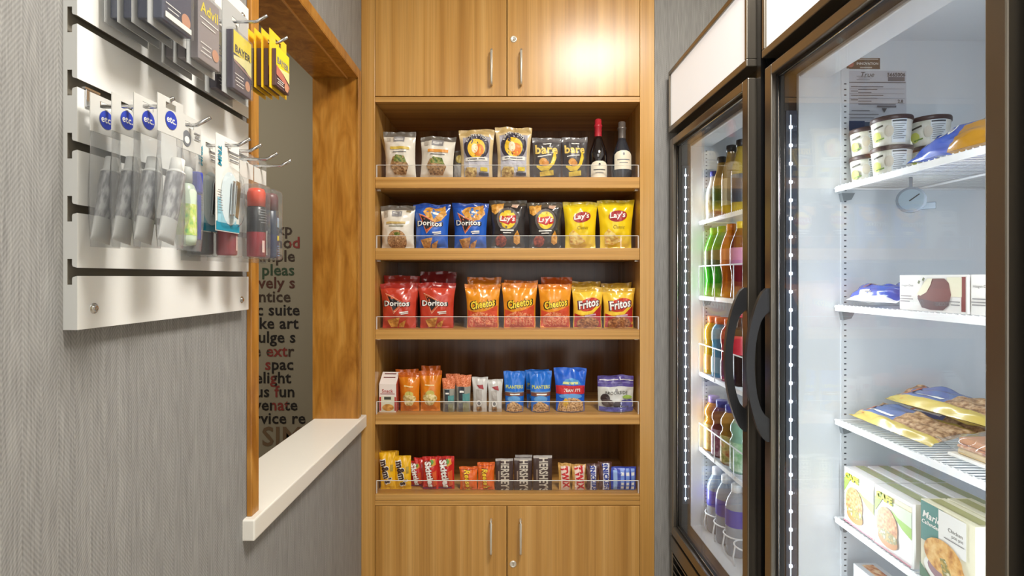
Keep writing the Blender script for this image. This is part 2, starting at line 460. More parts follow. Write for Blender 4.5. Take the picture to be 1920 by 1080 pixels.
cabp('rail', (XL, XR, 0.0, d, 2.562, 2.598), M_WOODH)
cabp('toe_kick', (XL, XR, 0.05, 0.07, 0, 0.09), M_BLACK)
for z, th in zip(SH, ST):
    y0 = 0.002 if z > 0.5 else 0.0
    sh = cabp('shelf', (XL+0.0006, XR-0.0006, y0, d, z-th if z > 0.5 else 0.46, z), M_WOODH)
    g = MB()
    g.box(XL+0.002, XR-0.002, 0.012, 0.015, z, z+0.0455, 0)
    g.box(XL+0.002, XR-0.002, 0.0115, 0.0155, z+0.0447, z+0.0462, 1)
    g.box(XL+0.002, XL+0.0045, 0.0115, 0.0155, z, z+0.0455, 1); g.box(XR-0.0045, XR-0.002, 0.0115, 0.0155, z, z+0.0455, 1)
    g.build('shelf_guard', [M_ACRYL, M_ACRYL_EDGE], cab)
for x in (XL, XR):
    for z, th in zip(SH[:4], ST):
        s_ = 1 if x == XL else -1
        MB().box(x, x+s_*0.012, 0.03, 0.04, z-th-0.006, z-th, bev=0.001).build('shelf_pin', M_NICKEL, cab)
def bar_handle(x, z0, z1, parent):
    m = MB(); y = -0.028
    pts = [(x, -0.0, z0), (x, y+0.006, z0), (x, y, z0+0.006), (x, y, z1-0.006), (x, y+0.006, z1), (x, 0, z1)]
    m.tube(pts, 0.0042, 8); return m.build('handle', M_NICKEL, parent)
def lock(x, z, parent):
    m = MB(); n = 20
    prof = [(0.0125, 0.0), (0.0125, 0.003), (0.009, 0.006), (0.0085, 0.0055)]
    v = []; f = []
    for r, dd in prof:
        for k in range(n): v.append((x+r*math.cos(2*PI*k/n), -dd, z+r*math.sin(2*PI*k/n)))
    for i in range(3):
        for k in range(n): f.append((i*n+k, i*n+(k+1) % n, (i+1)*n+(k+1) % n, (i+1)*n+k))
    f.append([3*n+k for k in range(n)])
    m.add(v, f, 0, True); m.box(x-0.001, x+0.001, -0.0062, -0.0054, z-0.005, z+0.005, 1)
    return m.build('lock', [mat((232, 226, 212), 0.35, 0.6, name='lock_face'), M_BLACK], parent)
xm = PX(950.5, YC); gp = 0.0013
for (x0, x1, hx, lk) in ((XL+gp, xm-gp, 922, 0), (xm+gp, XR-gp, 977, 1)):
    dr = cabp('door', (x0, x1, -0.002, 0.018, 1.9118+gp, 2.56), M_WOODV)
    bar_handle(PX(hx, YC), PZ(160, YC), PZ(98, YC), dr)
    if lk: lock(PX(963, YC), PZ(74, YC), dr)
    dr = cabp('door', (x0, x1, -0.002, 0.018, 0.10, 0.4395), M_WOODV)
    bar_handle(PX(hx-1, YC), PZ(1033, YC), PZ(973, YC), dr)
    if lk: lock(PX(962, YC), PZ(1057, YC), dr)

# ------------------------------------------------------------------ glass-door coolers
FW = 0.628
def cooler(name, label, X0, Y0, ang, shelves, s_lx, handle_near, led_z, floor_z=0.40, led_w=1.2, near=0.014):
    F = thing(name, label, 'refrigerator', (X0, Y0, 0), ang)
    W = FW
    for a, b in ((-0.012, 0.0), (-W, -W+0.012)):
        MB().box(0.032, 0.70, a, b, 0.02, 1.99).build('side_panel', M_BLACK, F)
    MB().box(0.66, 0.70, -W+0.012, -0.012, 0.02, 1.99).build('back_panel', M_BLACK, F)
    MB().box(0.032, 0.70, -W+0.012, -0.012, 1.975, 1.99).build('top_panel', M_BLACK, F)
    # white inside
    MB().box(0.063, 0.66, -0.045, -0.012, floor_z-0.03, 1.80).build('liner_side', M_LINER, F)
    MB().box(0.063, 0.66, -W+0.012, -W+0.045, floor_z-0.03, 1.80).build('liner_side', M_LINER, F)
    MB().box(0.63, 0.66, -W+0.045, -0.045, floor_z-0.03, 1.80).build('liner_back', M_LINER, F)
    MB().box(0.063, 0.63, -W+0.045, -0.045, floor_z-0.03, floor_z).build('liner_floor', M_LINER, F)
    MB().box(0.063, 0.66, -W+0.012, -0.012, 1.80, 1.83).build('liner_ceiling', M_LINER, F)
    MB().box(0.063, 0.135, -W+0.045, -0.045, 1.715, 1.80, bev=0.004).build('header_lip', M_LINER, F)
    # front face of the body
    m = MB(); m.box(0.032, 0.063, -0.036, -0.0121, 0.36, 1.775); m.box(0.032, 0.063, -W+0.0121, -W+0.036, 0.36, 1.775); m.box(0.020, 0.032, -W+0.002, -W+near-0.006, 0.1, 1.975)
    m.box(0.032, 0.063, -W+0.036, -0.036, 1.725, 1.775); m.box(0.032, 0.063, -W+0.036, -0.036, 0.345, floor_z-0.002)
    m.build('face_frame', M_BLACK, F)
    # lit sign box
    m = MB(); y0, y1, z0, z1 = -W+near-0.002, -0.008, 1.7725, 1.9877
    m.box(-0.004, 0.034, y0, y1, z0, z0+0.018, bev=0.002); m.box(-0.004, 0.034, y0, y1, z1-0.0145, z1, bev=0.002)
    m.box(-0.004, 0.034, y1-0.012, y1, z0+0.018, z1-0.0145, bev=0.002); m.box(-0.004, 0.034, y0, y0+0.012, z0+0.018, z1-0.0145, bev=0.002)
    sb = m.build('sign_frame', M_BRONZE, F)
    MB().box(0.002, 0.02, y0+0.012, y1-0.012, z0+0.018, z1-0.0145).build('sign_panel', M_SIGN, sb)
    # door
    y0, y1, z0, z1 = -W+near, -0.014, 0.366, 1.746; fw = 0.030
    m = MB()
    for a, b in ((y1-fw, y1), (y0, y0+fw)): m.box(0.0, 0.026, a, b, z0, z1, bev=0.0025)
    m.box(0.0, 0.026, y0+fw, y1-fw, z1-fw+0.006, z1, bev=0.0025); m.box(0.0, 0.026, y0+fw, y1-fw, z0, z0+fw, bev=0.0025)
    D = m.build('door', M_BRONZE, F)
    gi = 0.005
    m = MB(); a0, a1, b0, b1 = y0+fw, y1-fw, z0+fw, z1-fw+0.006
    m.box(0.012, 0.030, a1-gi, a1, b0, b1); m.box(0.012, 0.030, a0, a0+gi, b0, b1)
    m.box(0.012, 0.030, a0, a1, b1-gi, b1); m.box(0.012, 0.030, a0, a1, b0, b0+gi)
    m.build('gasket', M_GASKET, D)
    MB().box(0.016, 0.021, a0+gi, a1-gi, b0+gi, b1-gi).build('glass', M_GLASS, D)
    m = MB(); m.tube([(0.0145, a1-gi-0.002, b0+gi), (0.0145, a1-gi-0.002, b1-gi)], 0.0015, 6)
    m.tube([(0.0145, a0+gi+0.002, b0+gi), (0.0145, a0+gi+0.002, b1-gi)], 0.0015, 6)
    m.tube([(0.0145, a0+gi, b0+gi+0.002), (0.0145, a1-gi, b0+gi+0.002)], 0.0015, 6)
    m.tube([(0.0145, a0+gi, b1-gi-0.002), (0.0145, a1-gi, b1-gi-0.002)], 0.0015, 6)
    m.build('glass_bead', M_CHROME, D)
    # bow handle
    hy = (y0+0.006) if handle_near else (y1-0.024)
    hz0, hz1 = 0.885, 1.236; n = 40; v = []; f = []
    for i in range(n+1):
        tt = i/n; s = max(0.0, math.sin(PI*tt)); xo = -0.006-0.047*s**0.62
        q = (tt-0.17)/0.66
        xi = 0.0 if q <= 0 or q >= 1 else min(0.0, -0.004-0.030*(math.sin(PI*q))**0.45)
        z = hz0+(hz1-hz0)*tt
        v += [(xo, hy, z), (xo+0.003, hy+0.018, z), (xi, hy+0.018, z), (xi, hy, z)]
    for i in range(n):
        for k in range(4):
            f.append((4*i+k, 4*i+(k+1) % 4, 4*i+4+(k+1) % 4, 4*i+4+k))
    f += [(0, 1, 2, 3), (4*n, 4*n+1, 4*n+2, 4*n+3)]
    MB().add(v, f).build('handle', M_HANDLE, D)
    # base grille
    g = MB().box(0.004, 0.02, -W+0.012, -0.008, 0.30, 0.350, bev=0.002)
    g.box(0.004, 0.02, -0.026, -0.008, 0.06, 0.30, bev=0.002); g.box(0.004, 0.02, -W+0.012, -W+0.03, 0.06, 0.30, bev=0.002)
    G = g.build('grille', M_BRONZE, F)
    MB().box(0.05, 0.06, -W+0.03, -0.026, 0.06, 0.345).build('grille_backing', M_BLACK, F)
    for k in range(9):
        z = 0.285-0.026*k
        MB().prism([(0.006, z), (0.026, z-0.012), (0.026, z-0.009), (0.006, z+0.006)], 'y', -W+0.03, -0.026).build('slat', M_BRONZE, G)
    # led strips behind the door posts
    for side in (0, 1):
        yy = -0.0365 if side == 0 else -W+0.0365
        s = 1 if side == 0 else -1
        m = MB().box(0.034, 0.060, yy, yy-s*0.0085, led_z[0], led_z[1], bev=0.001)
        S_ = m.build('led_strip', mat((74, 80, 92), 0.3, 0.3, name='led_channel'), F)
        m = MB(); nled = int((led_z[1]-led_z[0])/0.0415)
        m.box(0.0435, 0.0455, yy-s*0.0085, yy-s*0.0092, led_z[0]+0.01, led_z[1]-0.01, 1)
        for k in range(nled):
            z = led_z[0]+0.02+0.0415*k
            m.box(0.0415, 0.0475, yy-s*0.0085, yy-s*0.0105, z-0.003, z+0.003, 0)
        tag(m.build('leds', [M_LED, mat((225, 236, 250), 0.4, emit=0.9)], S_), kind='stuff')
        dl = bpy.data.lights.new('led_light', 'AREA'); dl.shape = 'RECTANGLE'; dl.size = 0.012; dl.size_y = led_z[1]-led_z[0]-0.02
        dl.energy = led_w; dl.color = (0.90, 0.96, 1.0); dl.spread = math.radians(125)
        lo = bpy.data.objects.new('led_light', dl); COL.objects.link(lo); lo.parent = F
        lo.location = (0.056, yy-s*0.012, (led_z[0]+led_z[1])/2)
        # faces the inside of the cabinet, a little towards the opposite wall
        dirv = Vector((0.62, -s*0.78, 0)).normalized()
        lo.rotation_euler = dirv.to_track_quat('-Z', 'Y').to_euler()
    # shelf standards
    for side in (0, 1):
        for lx in (s_lx+0.026, 0.52):
            yy = -0.045 if side == 0 else -W+0.045
            s = 1 if side == 0 else -1
            st = MB().box(lx-0.009, lx+0.009, yy, yy-s*0.002, floor_z+0.01, 1.735).build('shelf_standard', M_LINER, F)
            m = MB()
            for k in range(int((1.72-floor_z-0.03)/0.0127)):
                z = floor_z+0.03+0.0127*k
                m.box(lx-0.0026, lx+0.0026, yy-s*0.0018, yy-s*0.0024, z-0.0014, z+0.0014)
            tag(m.build('standard_slots', mat((70, 76, 84), 0.6), st), kind='stuff')
    # wire shelves
    for z in shelves:
        a, b = -W+0.050, -0.050
        m = MB().box(s_lx, s_lx+0.004, a, b, z-0.013, z, bev=0.001)
        m.tube([(s_lx+0.18, a, z-0.006), (s_lx+0.18, b, z-0.006)], 0.0028, 6)
        m.tube([(s_lx+0.40, a, z-0.006), (s_lx+0.40, b, z-0.006)], 0.0028, 6)
        m.tube([(s_lx, b, z-0.004), (s_lx+0.44, b, z-0.004)], 0.0028, 6); m.tube([(s_lx, a, z-0.004), (s_lx+0.44, a, z-0.004)], 0.0028, 6)
        S_ = m.build('shelf', M_WIRE, F)
        m = MB(); k = 0; y = b-0.0125
        while y > a+0.005:
            m.tube([(s_lx+0.001, y, z+0.0012), (s_lx+0.006, y, z-0.0012), (s_lx+0.44, y, z-0.0012)], 0.0012, 5); y -= 0.0127
        tag(m.build('shelf_wires', M_WIRE, S_), kind='stuff')
        for yy, s in ((-0.045, 1), (-W+0.045, -1)):
            MB().prism([(s_lx+0.012, z-0.015), (s_lx+0.042, z-0.015), (s_lx+0.034, z-0.030), (s_lx+0.016, z-0.034)], 'y', yy, yy-s*0.012).build('shelf_clip', mat((150, 156, 160), 0.35, 0.5), F)
    return F
F1P = (0.5566, 1.895, math.atan(0.025)); F2P = (0.5874, 1.255, math.atan(0.012))
F1S = [1.4556, 1.197, 0.935, 0.675]; F2S = [1.466, 1.1986, 0.942, 0.721, 0.50]
F1 = cooler('glass_door_cooler', 'glass-door drinks cooler nearer the cabinet, filled with bottles', *F1P, F1S, 0.091, True, (0.475, 1.65), led_w=1.0, near=0.026)
F2 = cooler('glass_door_freezer', 'nearest glass-door freezer, holding ice cream cups and boxed meals', *F2P, F2S, 0.142, False, (0.42, 1.64))
MF1 = Matrix.Translation((F1P[0], F1P[1], 0)) @ Matrix.Rotation(F1P[2], 4, 'Z')
MF2 = Matrix.Translation((F2P[0], F2P[1], 0)) @ Matrix.Rotation(F2P[2], 4, 'Z')
# ------------------------------------------------------------------ slatwall board with peg hooks and hanging packs
XF = -0.525                              # face of the board
BY0, BY1, BZ0, BZ1 = 0.6439, 1.0628, 1.197, 1.7956
SLOT = [1.2673+0.0762*k for k in range(7)]
board = thing('slatwall_board', 'white slatwall board on the grey wall, hung with small packs', 'display board', (XW, (BY0+BY1)/2, BZ0))
ox, oy, oz = XW, (BY0+BY1)/2, BZ0
prof = [(XW+0.0003, BZ0), (XF, BZ0)]
def slotpts(z):
    a, b = 0.0050, 0.0155; xi, xn = XF-0.0118, XF-0.0062
    return [(XF, z-a), (xn+0.0008, z-a-0.0015), (xn, z-a-0.0035), (xn, z-b), (xi, z-b), (xi, z+b), (xn, z+b), (xn, z+a+0.0035), (xn+0.0008, z+a+0.0015), (XF, z+a)]
for z in SLOT: prof += slotpts(z)
prof += [(XF, BZ1), (XW+0.0003, BZ1)]
pl = [(p[0]-ox, p[1]-oz) for p in prof]
m = MB(); n = len(pl)
smi = []
for i in range(n):
    a, b = prof[i], prof[(i+1) % n]
    face = (abs(a[0]-XF) < 1e-6 and abs(b[0]-XF) < 1e-6) or i == 0 or i >= n-3
    smi.append(0 if face else 1)
v = [(p[0], BY0-oy, p[1]) for p in pl]+[(p[0], BY1-oy, p[1]) for p in pl]
m.add(v, [(i, i+n, (i+1) % n+n, (i+1) % n) for i in range(n)], smi)
# end faces: triangulated outline
vs_, _e, fs, *_r = delaunay_2d_cdt([Vector(p) for p in pl], [(i, (i+1) % n) for i in range(n)], [], 1, 1e-7)
for y in (BY0-oy, BY1-oy): m.add([(p.x, y, p.y) for p in vs_], [tuple(f) for f in fs], 2)
m.build('panel', [M_WHITE, M_SLOT, mat((206, 207, 204), 0.5, name='board_edge')], board)
def ring_x(m, x0, prof, c, n=16, mi=0):
    """turned shape about the x axis: prof [(radius, dx)]"""
    v = []; f = []
    for r, dx in prof:
        for k in range(n): v.append((x0+dx, c[0]+r*math.cos(2*PI*k/n), c[1]+r*math.sin(2*PI*k/n)))
    for i in range(len(prof)-1):
        for k in range(n): f.append((i*n+k, i*n+(k+1) % n, (i+1)*n+(k+1) % n, (i+1)*n+k))
    f.append([(len(prof)-1)*n+k for k in range(n)])
    return m.add(v, f, mi, True)
for px, py in ((176, 578), (453, 562), (455, 30)):
    Y = -XF/((CX-px)/FP); z = PZ(py, Y)
    m = MB(); ring_x(m, XF-ox, [(0.0068, 0.0), (0.0068, 0.0006), (0.0050, 0.0008), (0.0046, 0.0022), (0.0030, 0.0036), (0.0014, 0.0030)], (Y-oy, z-oz))
    m.build('screw', M_CHROME, board)

HOOKS = []
DROP = 0.022
def hook(Y, k, label, L=0.094):
    z = SLOT[k]-DROP
    h = thing('peg_hook', label, 'hook', (XF, Y, z), 0, 'chrome hooks on the slatwall')
    MB().box(0.0002, 0.0022, -0.012, 0.012, -0.004, 0.018, bev=0.0008).box(-0.009, 0.001, -0.012, 0.012, 0.0185, 0.0212).build('hook_plate', M_CHROME, h)
    MB().tube([(0.001, 0, 0), (L-0.014, 0, 0), (L-0.010, 0, 0.0008), (L+0.008, 0, 0.011)], 0.0026, 8).build('prong', M_CHROME, h)
    return (Y, z)
HY = {'d': 0.716, 'c': 0.803, 'a': 0.922, 'b': 1.005, 'e': 0.667, 'f': 0.748, 't': 0.862, 'r': 0.90, 's': 0.962, 'k': 1.020}
HL = {'d': 'chrome hook holding the dark blue medicine boxes, nearest on the upper row', 'c': 'chrome hook holding the grey boxes with yellow lettering',
      'a': 'chrome hook holding the yellow and purple medicine boxes', 'b': 'chrome hook through four yellow hang cards at the far end',
      'e': 'chrome hook carrying four silver tubes in clear bags', 'f': 'chrome hook carrying the clear bag with a green-labelled bottle',
      't': 'chrome hook carrying the white and teal nail clipper cards', 'r': 'chrome hook just behind the nail clipper cards',
      's': 'chrome hook holding the red-capped spray can pack', 'k': 'chrome hook at the far lower end holding the dark bottle'}
for k in 'dcab': hook(HY[k], 6, HL[k])
for k in 'eftrsk': hook(HY[k], 3, HL[k])
Z6, Z3 = SLOT[6]-DROP, SLOT[3]-DROP

M_CLEAR = glassmat('clear_blister', (0.95, 0.96, 0.96), 1.4, 0.06, 0.10, (205, 208, 210))
M_CLEARB = glassmat('clear_bag', (0.94, 0.95, 0.95), 1.4, 0.14, 0.24, (176, 178, 180))
def flat(y0): return lambda x, z, off: Vector((x, y0-off, z))
def hang_rot(): return PI/2           # fronts face +X, away from the left wall

def box_with_print(m, w, d, z0, z1, mi): return m.box(-w/2, w/2, -d, 0, z0, z1, mi, bev=0.0008)

def card_pack(name, label, cat, X, Y, z_hook, w, top, bot, card_col, box_w, box_h, box_col, prints, box_d=0.014, group=None, clear=True, box_z=None):
    """hang card with a euro hole and a printed box in a clear blister on its front. origin at the hook hole"""
    T_ = thing(name, label, cat, (X, Y, z_hook), hang_rot(), group)
    m = MB(); hz = 0.0
    # card with a slot hole: frame strips around the hole
    e = 0.0045
    y0, y1 = -0.0005, 0.0005
    m.box(-w/2, w/2, y0, y1, -bot, -e); m.box(-w/2, -0.012, y0, y1, -e, e); m.box(0.012, w/2, y0, y1, -e, e); m.box(-w/2, w/2, y0, y1, e, top)
    m.build('hang_card', card_col, T_)
    bz = -bot+0.010 if box_z is None else box_z
    b = MB().box(-box_w/2, box_w/2, -box_d, -0.001, bz, bz+box_h, 0, bev=0.0006).build('carton', box_col, T_)
    mats = []; pm = MB()
    sf = flat(-box_d)
    decals(pm, lambda x, z, off: sf(x, z+bz, off), box_w, box_h, prints, mats, step=1.0)
    if pm.v: pm.build('carton_print', mats, b)
    if clear:
        q = 0.003
        MB().box(-box_w/2-q, box_w/2+q, -box_d-0.003, -0.0012, bz-q, bz+box_h+q, 0, bev=0.003).build('blister', M_CLEAR, T_)
    return T_
ink = lambda c, r=0.45: mat(c, r, name='printed_colour')
WHT = ink((238, 236, 230)); BLK = ink((24, 22, 22)); GRY = ink((130, 130, 132))
def lines(x, z, n, w, dz, m, h=0.02): return [('rect', x, z-i*dz, w*(1-0.25*(i % 2)), h, {'m': m}) for i in range(n)]
M_GREYC = mat((176, 178, 178), 0.4, name='grey_plastic_card')
navy = ink((52, 58, 84)); mauve = ink((140, 130, 132)); yel = ink((232, 208, 40)); purp = ink((70, 58, 76)); peach = ink((196, 140, 110))
def advil_print(bg): return [('txt', 'Advil', 0.0, 0.80, 0.82, {'m': yel, 'bold': 0.02}), ('rect', 0, 0.64, 0.85, 0.03, {'m': WHT}), ('rect', -0.1, 0.56, 0.65, 0.03, {'m': WHT}),
      ('ell', 0.55, 0.2, 0.16, 0.16, {'m': peach})]+lines(-0.35, 0.26, 3, 0.5, 0.07, WHT)
GD = 'dark blue medicine boxes on hang cards'
for i, X in enumerate((-0.462, -0.482, -0.500, -0.5165)):
    lab = 'dark blue medicine box on grey hang card, '+('front of its hook', 'second from the front', 'third from the front', 'hindmost, against the board')[i]
    card_pack('medicine_card', lab, 'medicine', X, HY['d'], Z6, 0.080, 0.02, 0.118, M_GREYC, 0.062, 0.088, navy, advil_print(navy)+[('poly', [(-0.9, 0.12), (0.9, 0.12), (0.9, 0.04), (-0.9, 0.04)], {'m': WHT})], 0.013, GD)
GC = 'grey medicine boxes with yellow lettering'
for i, X in enumerate((-0.468, -0.487, -0.504)):
    lab = 'grey medicine box with yellow lettering on hang card, '+('front of its hook', 'middle of its hook', 'nearest the board')[i]
    card_pack('medicine_card', lab, 'medicine', X, HY['c'], Z6, 0.072, 0.02, 0.132, M_GREYC, 0.056, 0.098, mauve, advil_print(mauve), 0.012, GC)
bay = [('rect', 0, 0.80, 0.98, 0.62, {'m': yel}), ('poly', [(-0.98, 0.56), (0.98, 0.66), (0.98, 0.36), (0.2, 0.46), (-0.98, 0.5)], {'m': ink((226, 216, 150))}),
       ('poly', [(-0.98, 0.5), (0.98, 0.38), (0.98, 0.34), (-0.98, 0.46)], {'m': ink((150, 112, 110))}),
       ('txt', 'BAYER', 0.0, 0.70, 0.84, {'m': BLK, 'bold': 0.02}), ('ell', 0.5, 0.18, 0.14, 0.14, {'m': peach})]+lines(-0.4, 0.26, 4, 0.5, 0.06, WHT)
for i, X in enumerate((-0.478, -0.506)):
    lab = 'yellow and purple medicine box on tall grey hang card, '+('front of its hook' if i == 0 else 'behind another')
    card_pack('medicine_card', lab, 'medicine', X, HY['a'], Z6, 0.086, 0.024, 0.134, M_GREYC, 0.062, 0.098, purp, bay, 0.012, 'yellow and purple boxes on grey cards')
yb = [('rect', 0, 0.80, 0.98, 0.66, {'m': yel}), ('poly', [(-0.98, 0.5), (0.98, 0.62), (0.98, 0.30), (0.0, 0.46)], {'m': ink((232, 214, 150))}),
      ('poly', [(-0.98, 0.56), (-0.1, 0.46), (0.98, 0.22), (0.98, 0.16), (-0.98, 0.30)], {'m': ink((186, 110, 96))}),
      ('txt', 'BAYER', 0.0, 0.72, 0.84, {'m': GRY, 'bold': 0.02}), ('ell', 0.5, 0.14, 0.16, 0.14, {'m': peach})]+lines(-0.4, 0.2, 3, 0.5, 0.06, WHT)
M_YCARD = mat((244, 196, 40), 0.4, name='yellow_card')
for i, X in enumerate((-0.4425, -0.457, -0.470, -0.483)):
    lab = 'yellow hang card with a slim medicine box, '+('front of four', 'second of four', 'third of four', 'hindmost of four')[i]
    card_pack('medicine_card', lab, 'medicine', X, HY['b']+0.004, Z6, 0.072, 0.014, 0.094, M_YCARD, 0.058, 0.068, ink((86, 62, 66)), yb, 0.0085, 'yellow medicine cards at the far end', clear=False, box_z=-0.088)

# silver tubes in clear bags with a header
def tube_mesh(h, r, tail, cap_h, n=18):
    """toothpaste tube: round at the cap, flat at the tail. cap at the top; z from 0 to h"""
    m = MB(); rows = []
    hh = h-cap_h
    for i in range(13):
        q = i/12; z = hh*q
        ry = r*(0.06+0.94*min(1, q*1.25)**0.7); rx = tail/2*(1-q)+r*q
        rows.append((rx, ry, z))
    v = []; f = []
    for rx, ry, z in rows:
        for k in range(n): v.append((rx*math.cos(2*PI*k/n), ry*math.sin(2*PI*k/n), z))
    for i in range(len(rows)-1):
        for k in range(n): f.append((i*n+k, i*n+(k+1) % n, (i+1)*n+(k+1) % n, (i+1)*n+k))
    f.append(list(range(n-1, -1, -1)))
    m.add(v, f, [0 if (r_ // n) > 3 else 1 for r_ in range(len(f)-1)]+[1], True)
    c = MB().lathe([(r, hh), (r*1.0, hh+0.002), (r*0.78, hh+0.004), (r*0.80, hh+0.005), (r*0.74, h), (r*0.6, h+0.0005)], n)
    return m, c
M_TUBE = noisemat('silver_tube_print', [(112, 112, 116), (150, 150, 152), (196, 196, 196)], (180, 180, 60), 0.35, 5, 0.35, 0.65)
M_TUBEE = mat((205, 205, 203), 0.35, name='tube_end'); M_CAPW = mat((226, 226, 222), 0.4, name='white_cap')
M_HEAD = mat((206, 206, 202), 0.45, name='header_card')
BLUE = ink((44, 66, 176)); 
def bag_sheet(m, w, z0, z1, d, mi=0, nx=10, nz=14):
    """front and back skin of a loose clear bag"""
    v = []; f = []
    for s in (-1, 1):
        b = len(v)
        for j in range(nz+1):
            for i in range(nx+1):
                u = -1+2*i/nx; t_ = j/nz
                y = s*d/2*(1-u*u)**0.6*math.sin(PI*min(1, 0.08+t_*0.92))**0.6*(1-0.15*t_)
                v.append((u*w/2, y, z0+(z1-z0)*t_))
        for j in range(nz):
            for i in range(nx):
                q = b+j*(nx+1)+i; f.append((q, q+1, q+nx+2, q+nx+1))
    return m.add(v, f, mi, True)
etcp = [('ell', 0, 0.0, 0.23, 0.23, {'m': BLUE}), ('txt', 'etc.', 0.0, 0.0, 0.36, {'m': WHT, 'bold': 0.02})]
GE = 'silver tubes in clear bags'
for i, X in enumerate((-0.427, -0.4555, -0.482, -0.508)):
    lab = 'silver tube in a clear hanging bag with blue round mark, '+('front of four', 'second of four', 'third of four', 'hindmost by the board')[i]
    T_ = thing('tube_bag', lab, 'toiletry', (X, HY['e'], Z3), hang_rot(), GE)
    w = 0.050
    m = MB(); e = 0.004
    m.box(-w/2, w/2, -0.0005, 0.0005, -0.036, -e); m.box(-w/2, -0.01, -0.0005, 0.0005, -e, e); m.box(0.01, w/2, -0.0005, 0.0005, -e, e); m.box(-w/2, w/2, -0.0005, 0.0005, e, 0.010)
    hd = m.build('header', M_HEAD, T_)
    pm = MB(); mats = []; decals(pm, lambda x, z, off: Vector((x, -0.0006-off, z-0.017)), w, 1.0, etcp, mats, step=1)
    pm.build('round_mark', mats, hd)
    bag_sheet(MB(), w, -0.176, -0.036, 0.026).build('clear_bag', M_CLEARB, T_)
    tm, tc = tube_mesh(0.110, 0.0105, 0.032, 0.020)
    tl = 0.15
    to = tm.build('tube', [M_TUBE, M_TUBEE], T_); to.location = (-0.009, 0, -0.170); to.rotation_euler = (0, 0.19+0.03*(i == 0), 0)
    tc.build('tube_cap', M_CAPW, to)

# clear bag with a green-labelled bottle and a blue cap
T_ = thing('toiletry_bag', 'clear hanging bag with a green-labelled bottle beside the silver tubes', 'toiletry', (-0.4526, HY['f'], Z3), hang_rot())
w = 0.056
m = MB(); m.box(-w/2, w/2, -0.0005, 0.0005, -0.036, -0.004); m.box(-w/2, -0.01, -0.0005, 0.0005, -0.004, 0.004); m.box(0.01, w/2, -0.0005, 0.0005, -0.004, 0.004); m.box(-w/2, w/2, -0.0005, 0.0005, 0.004, 0.012)
hd = m.build('header', M_HEAD, T_)
pm = MB(); mats = []
decals(pm, lambda x, z, off: Vector((x, -0.0006-off, z-0.020)), w, 1.0, [('ell', -0.25, 0.0, 0.17, 0.2, {'m': ink((118, 122, 128))}), ('ell', -0.25, -0.002, 0.10, 0.09, {'m': WHT})]+lines(0.6, 0.012, 3, 0.25, 0.004, GRY, 0.03), mats, step=1)
pm.build('header_print', mats, hd)
bag_sheet(MB(), w, -0.176, -0.036, 0.030).build('clear_bag', M_CLEARB, T_)
b = MB().lathe([(0.002, -0.170), (0.012, -0.168), (0.0135, -0.160), (0.0135, -0.095), (0.010, -0.085), (0.006, -0.082)], 18, (-0.008, 0)).build('bottle', mat((200, 216, 196), 0.3, name='pale_bottle'), T_)
MB().lathe([(0.0137, -0.155), (0.0137, -0.118), (0.0137, -0.112)], 18, (-0.008, 0), cap=False).build('bottle_label', noisemat('green_label', [(110, 180, 110), (200, 214, 120), (226, 228, 210)], (150, 150, 90), 0.4), b)
MB().lathe([(0.008, -0.082), (0.008, -0.062), (0.006, -0.060)], 18, (-0.008, 0)).build('bottle_cap', mat((212, 214, 210), 0.4), b)
MB().box(0.010, 0.022, -0.008, 0.006, -0.094, -0.062, bev=0.003).box(0.012, 0.020, -0.006, 0.004, -0.160, -0.094, bev=0.002).build('blue_holder', [mat((52, 70, 176), 0.35)], T_)

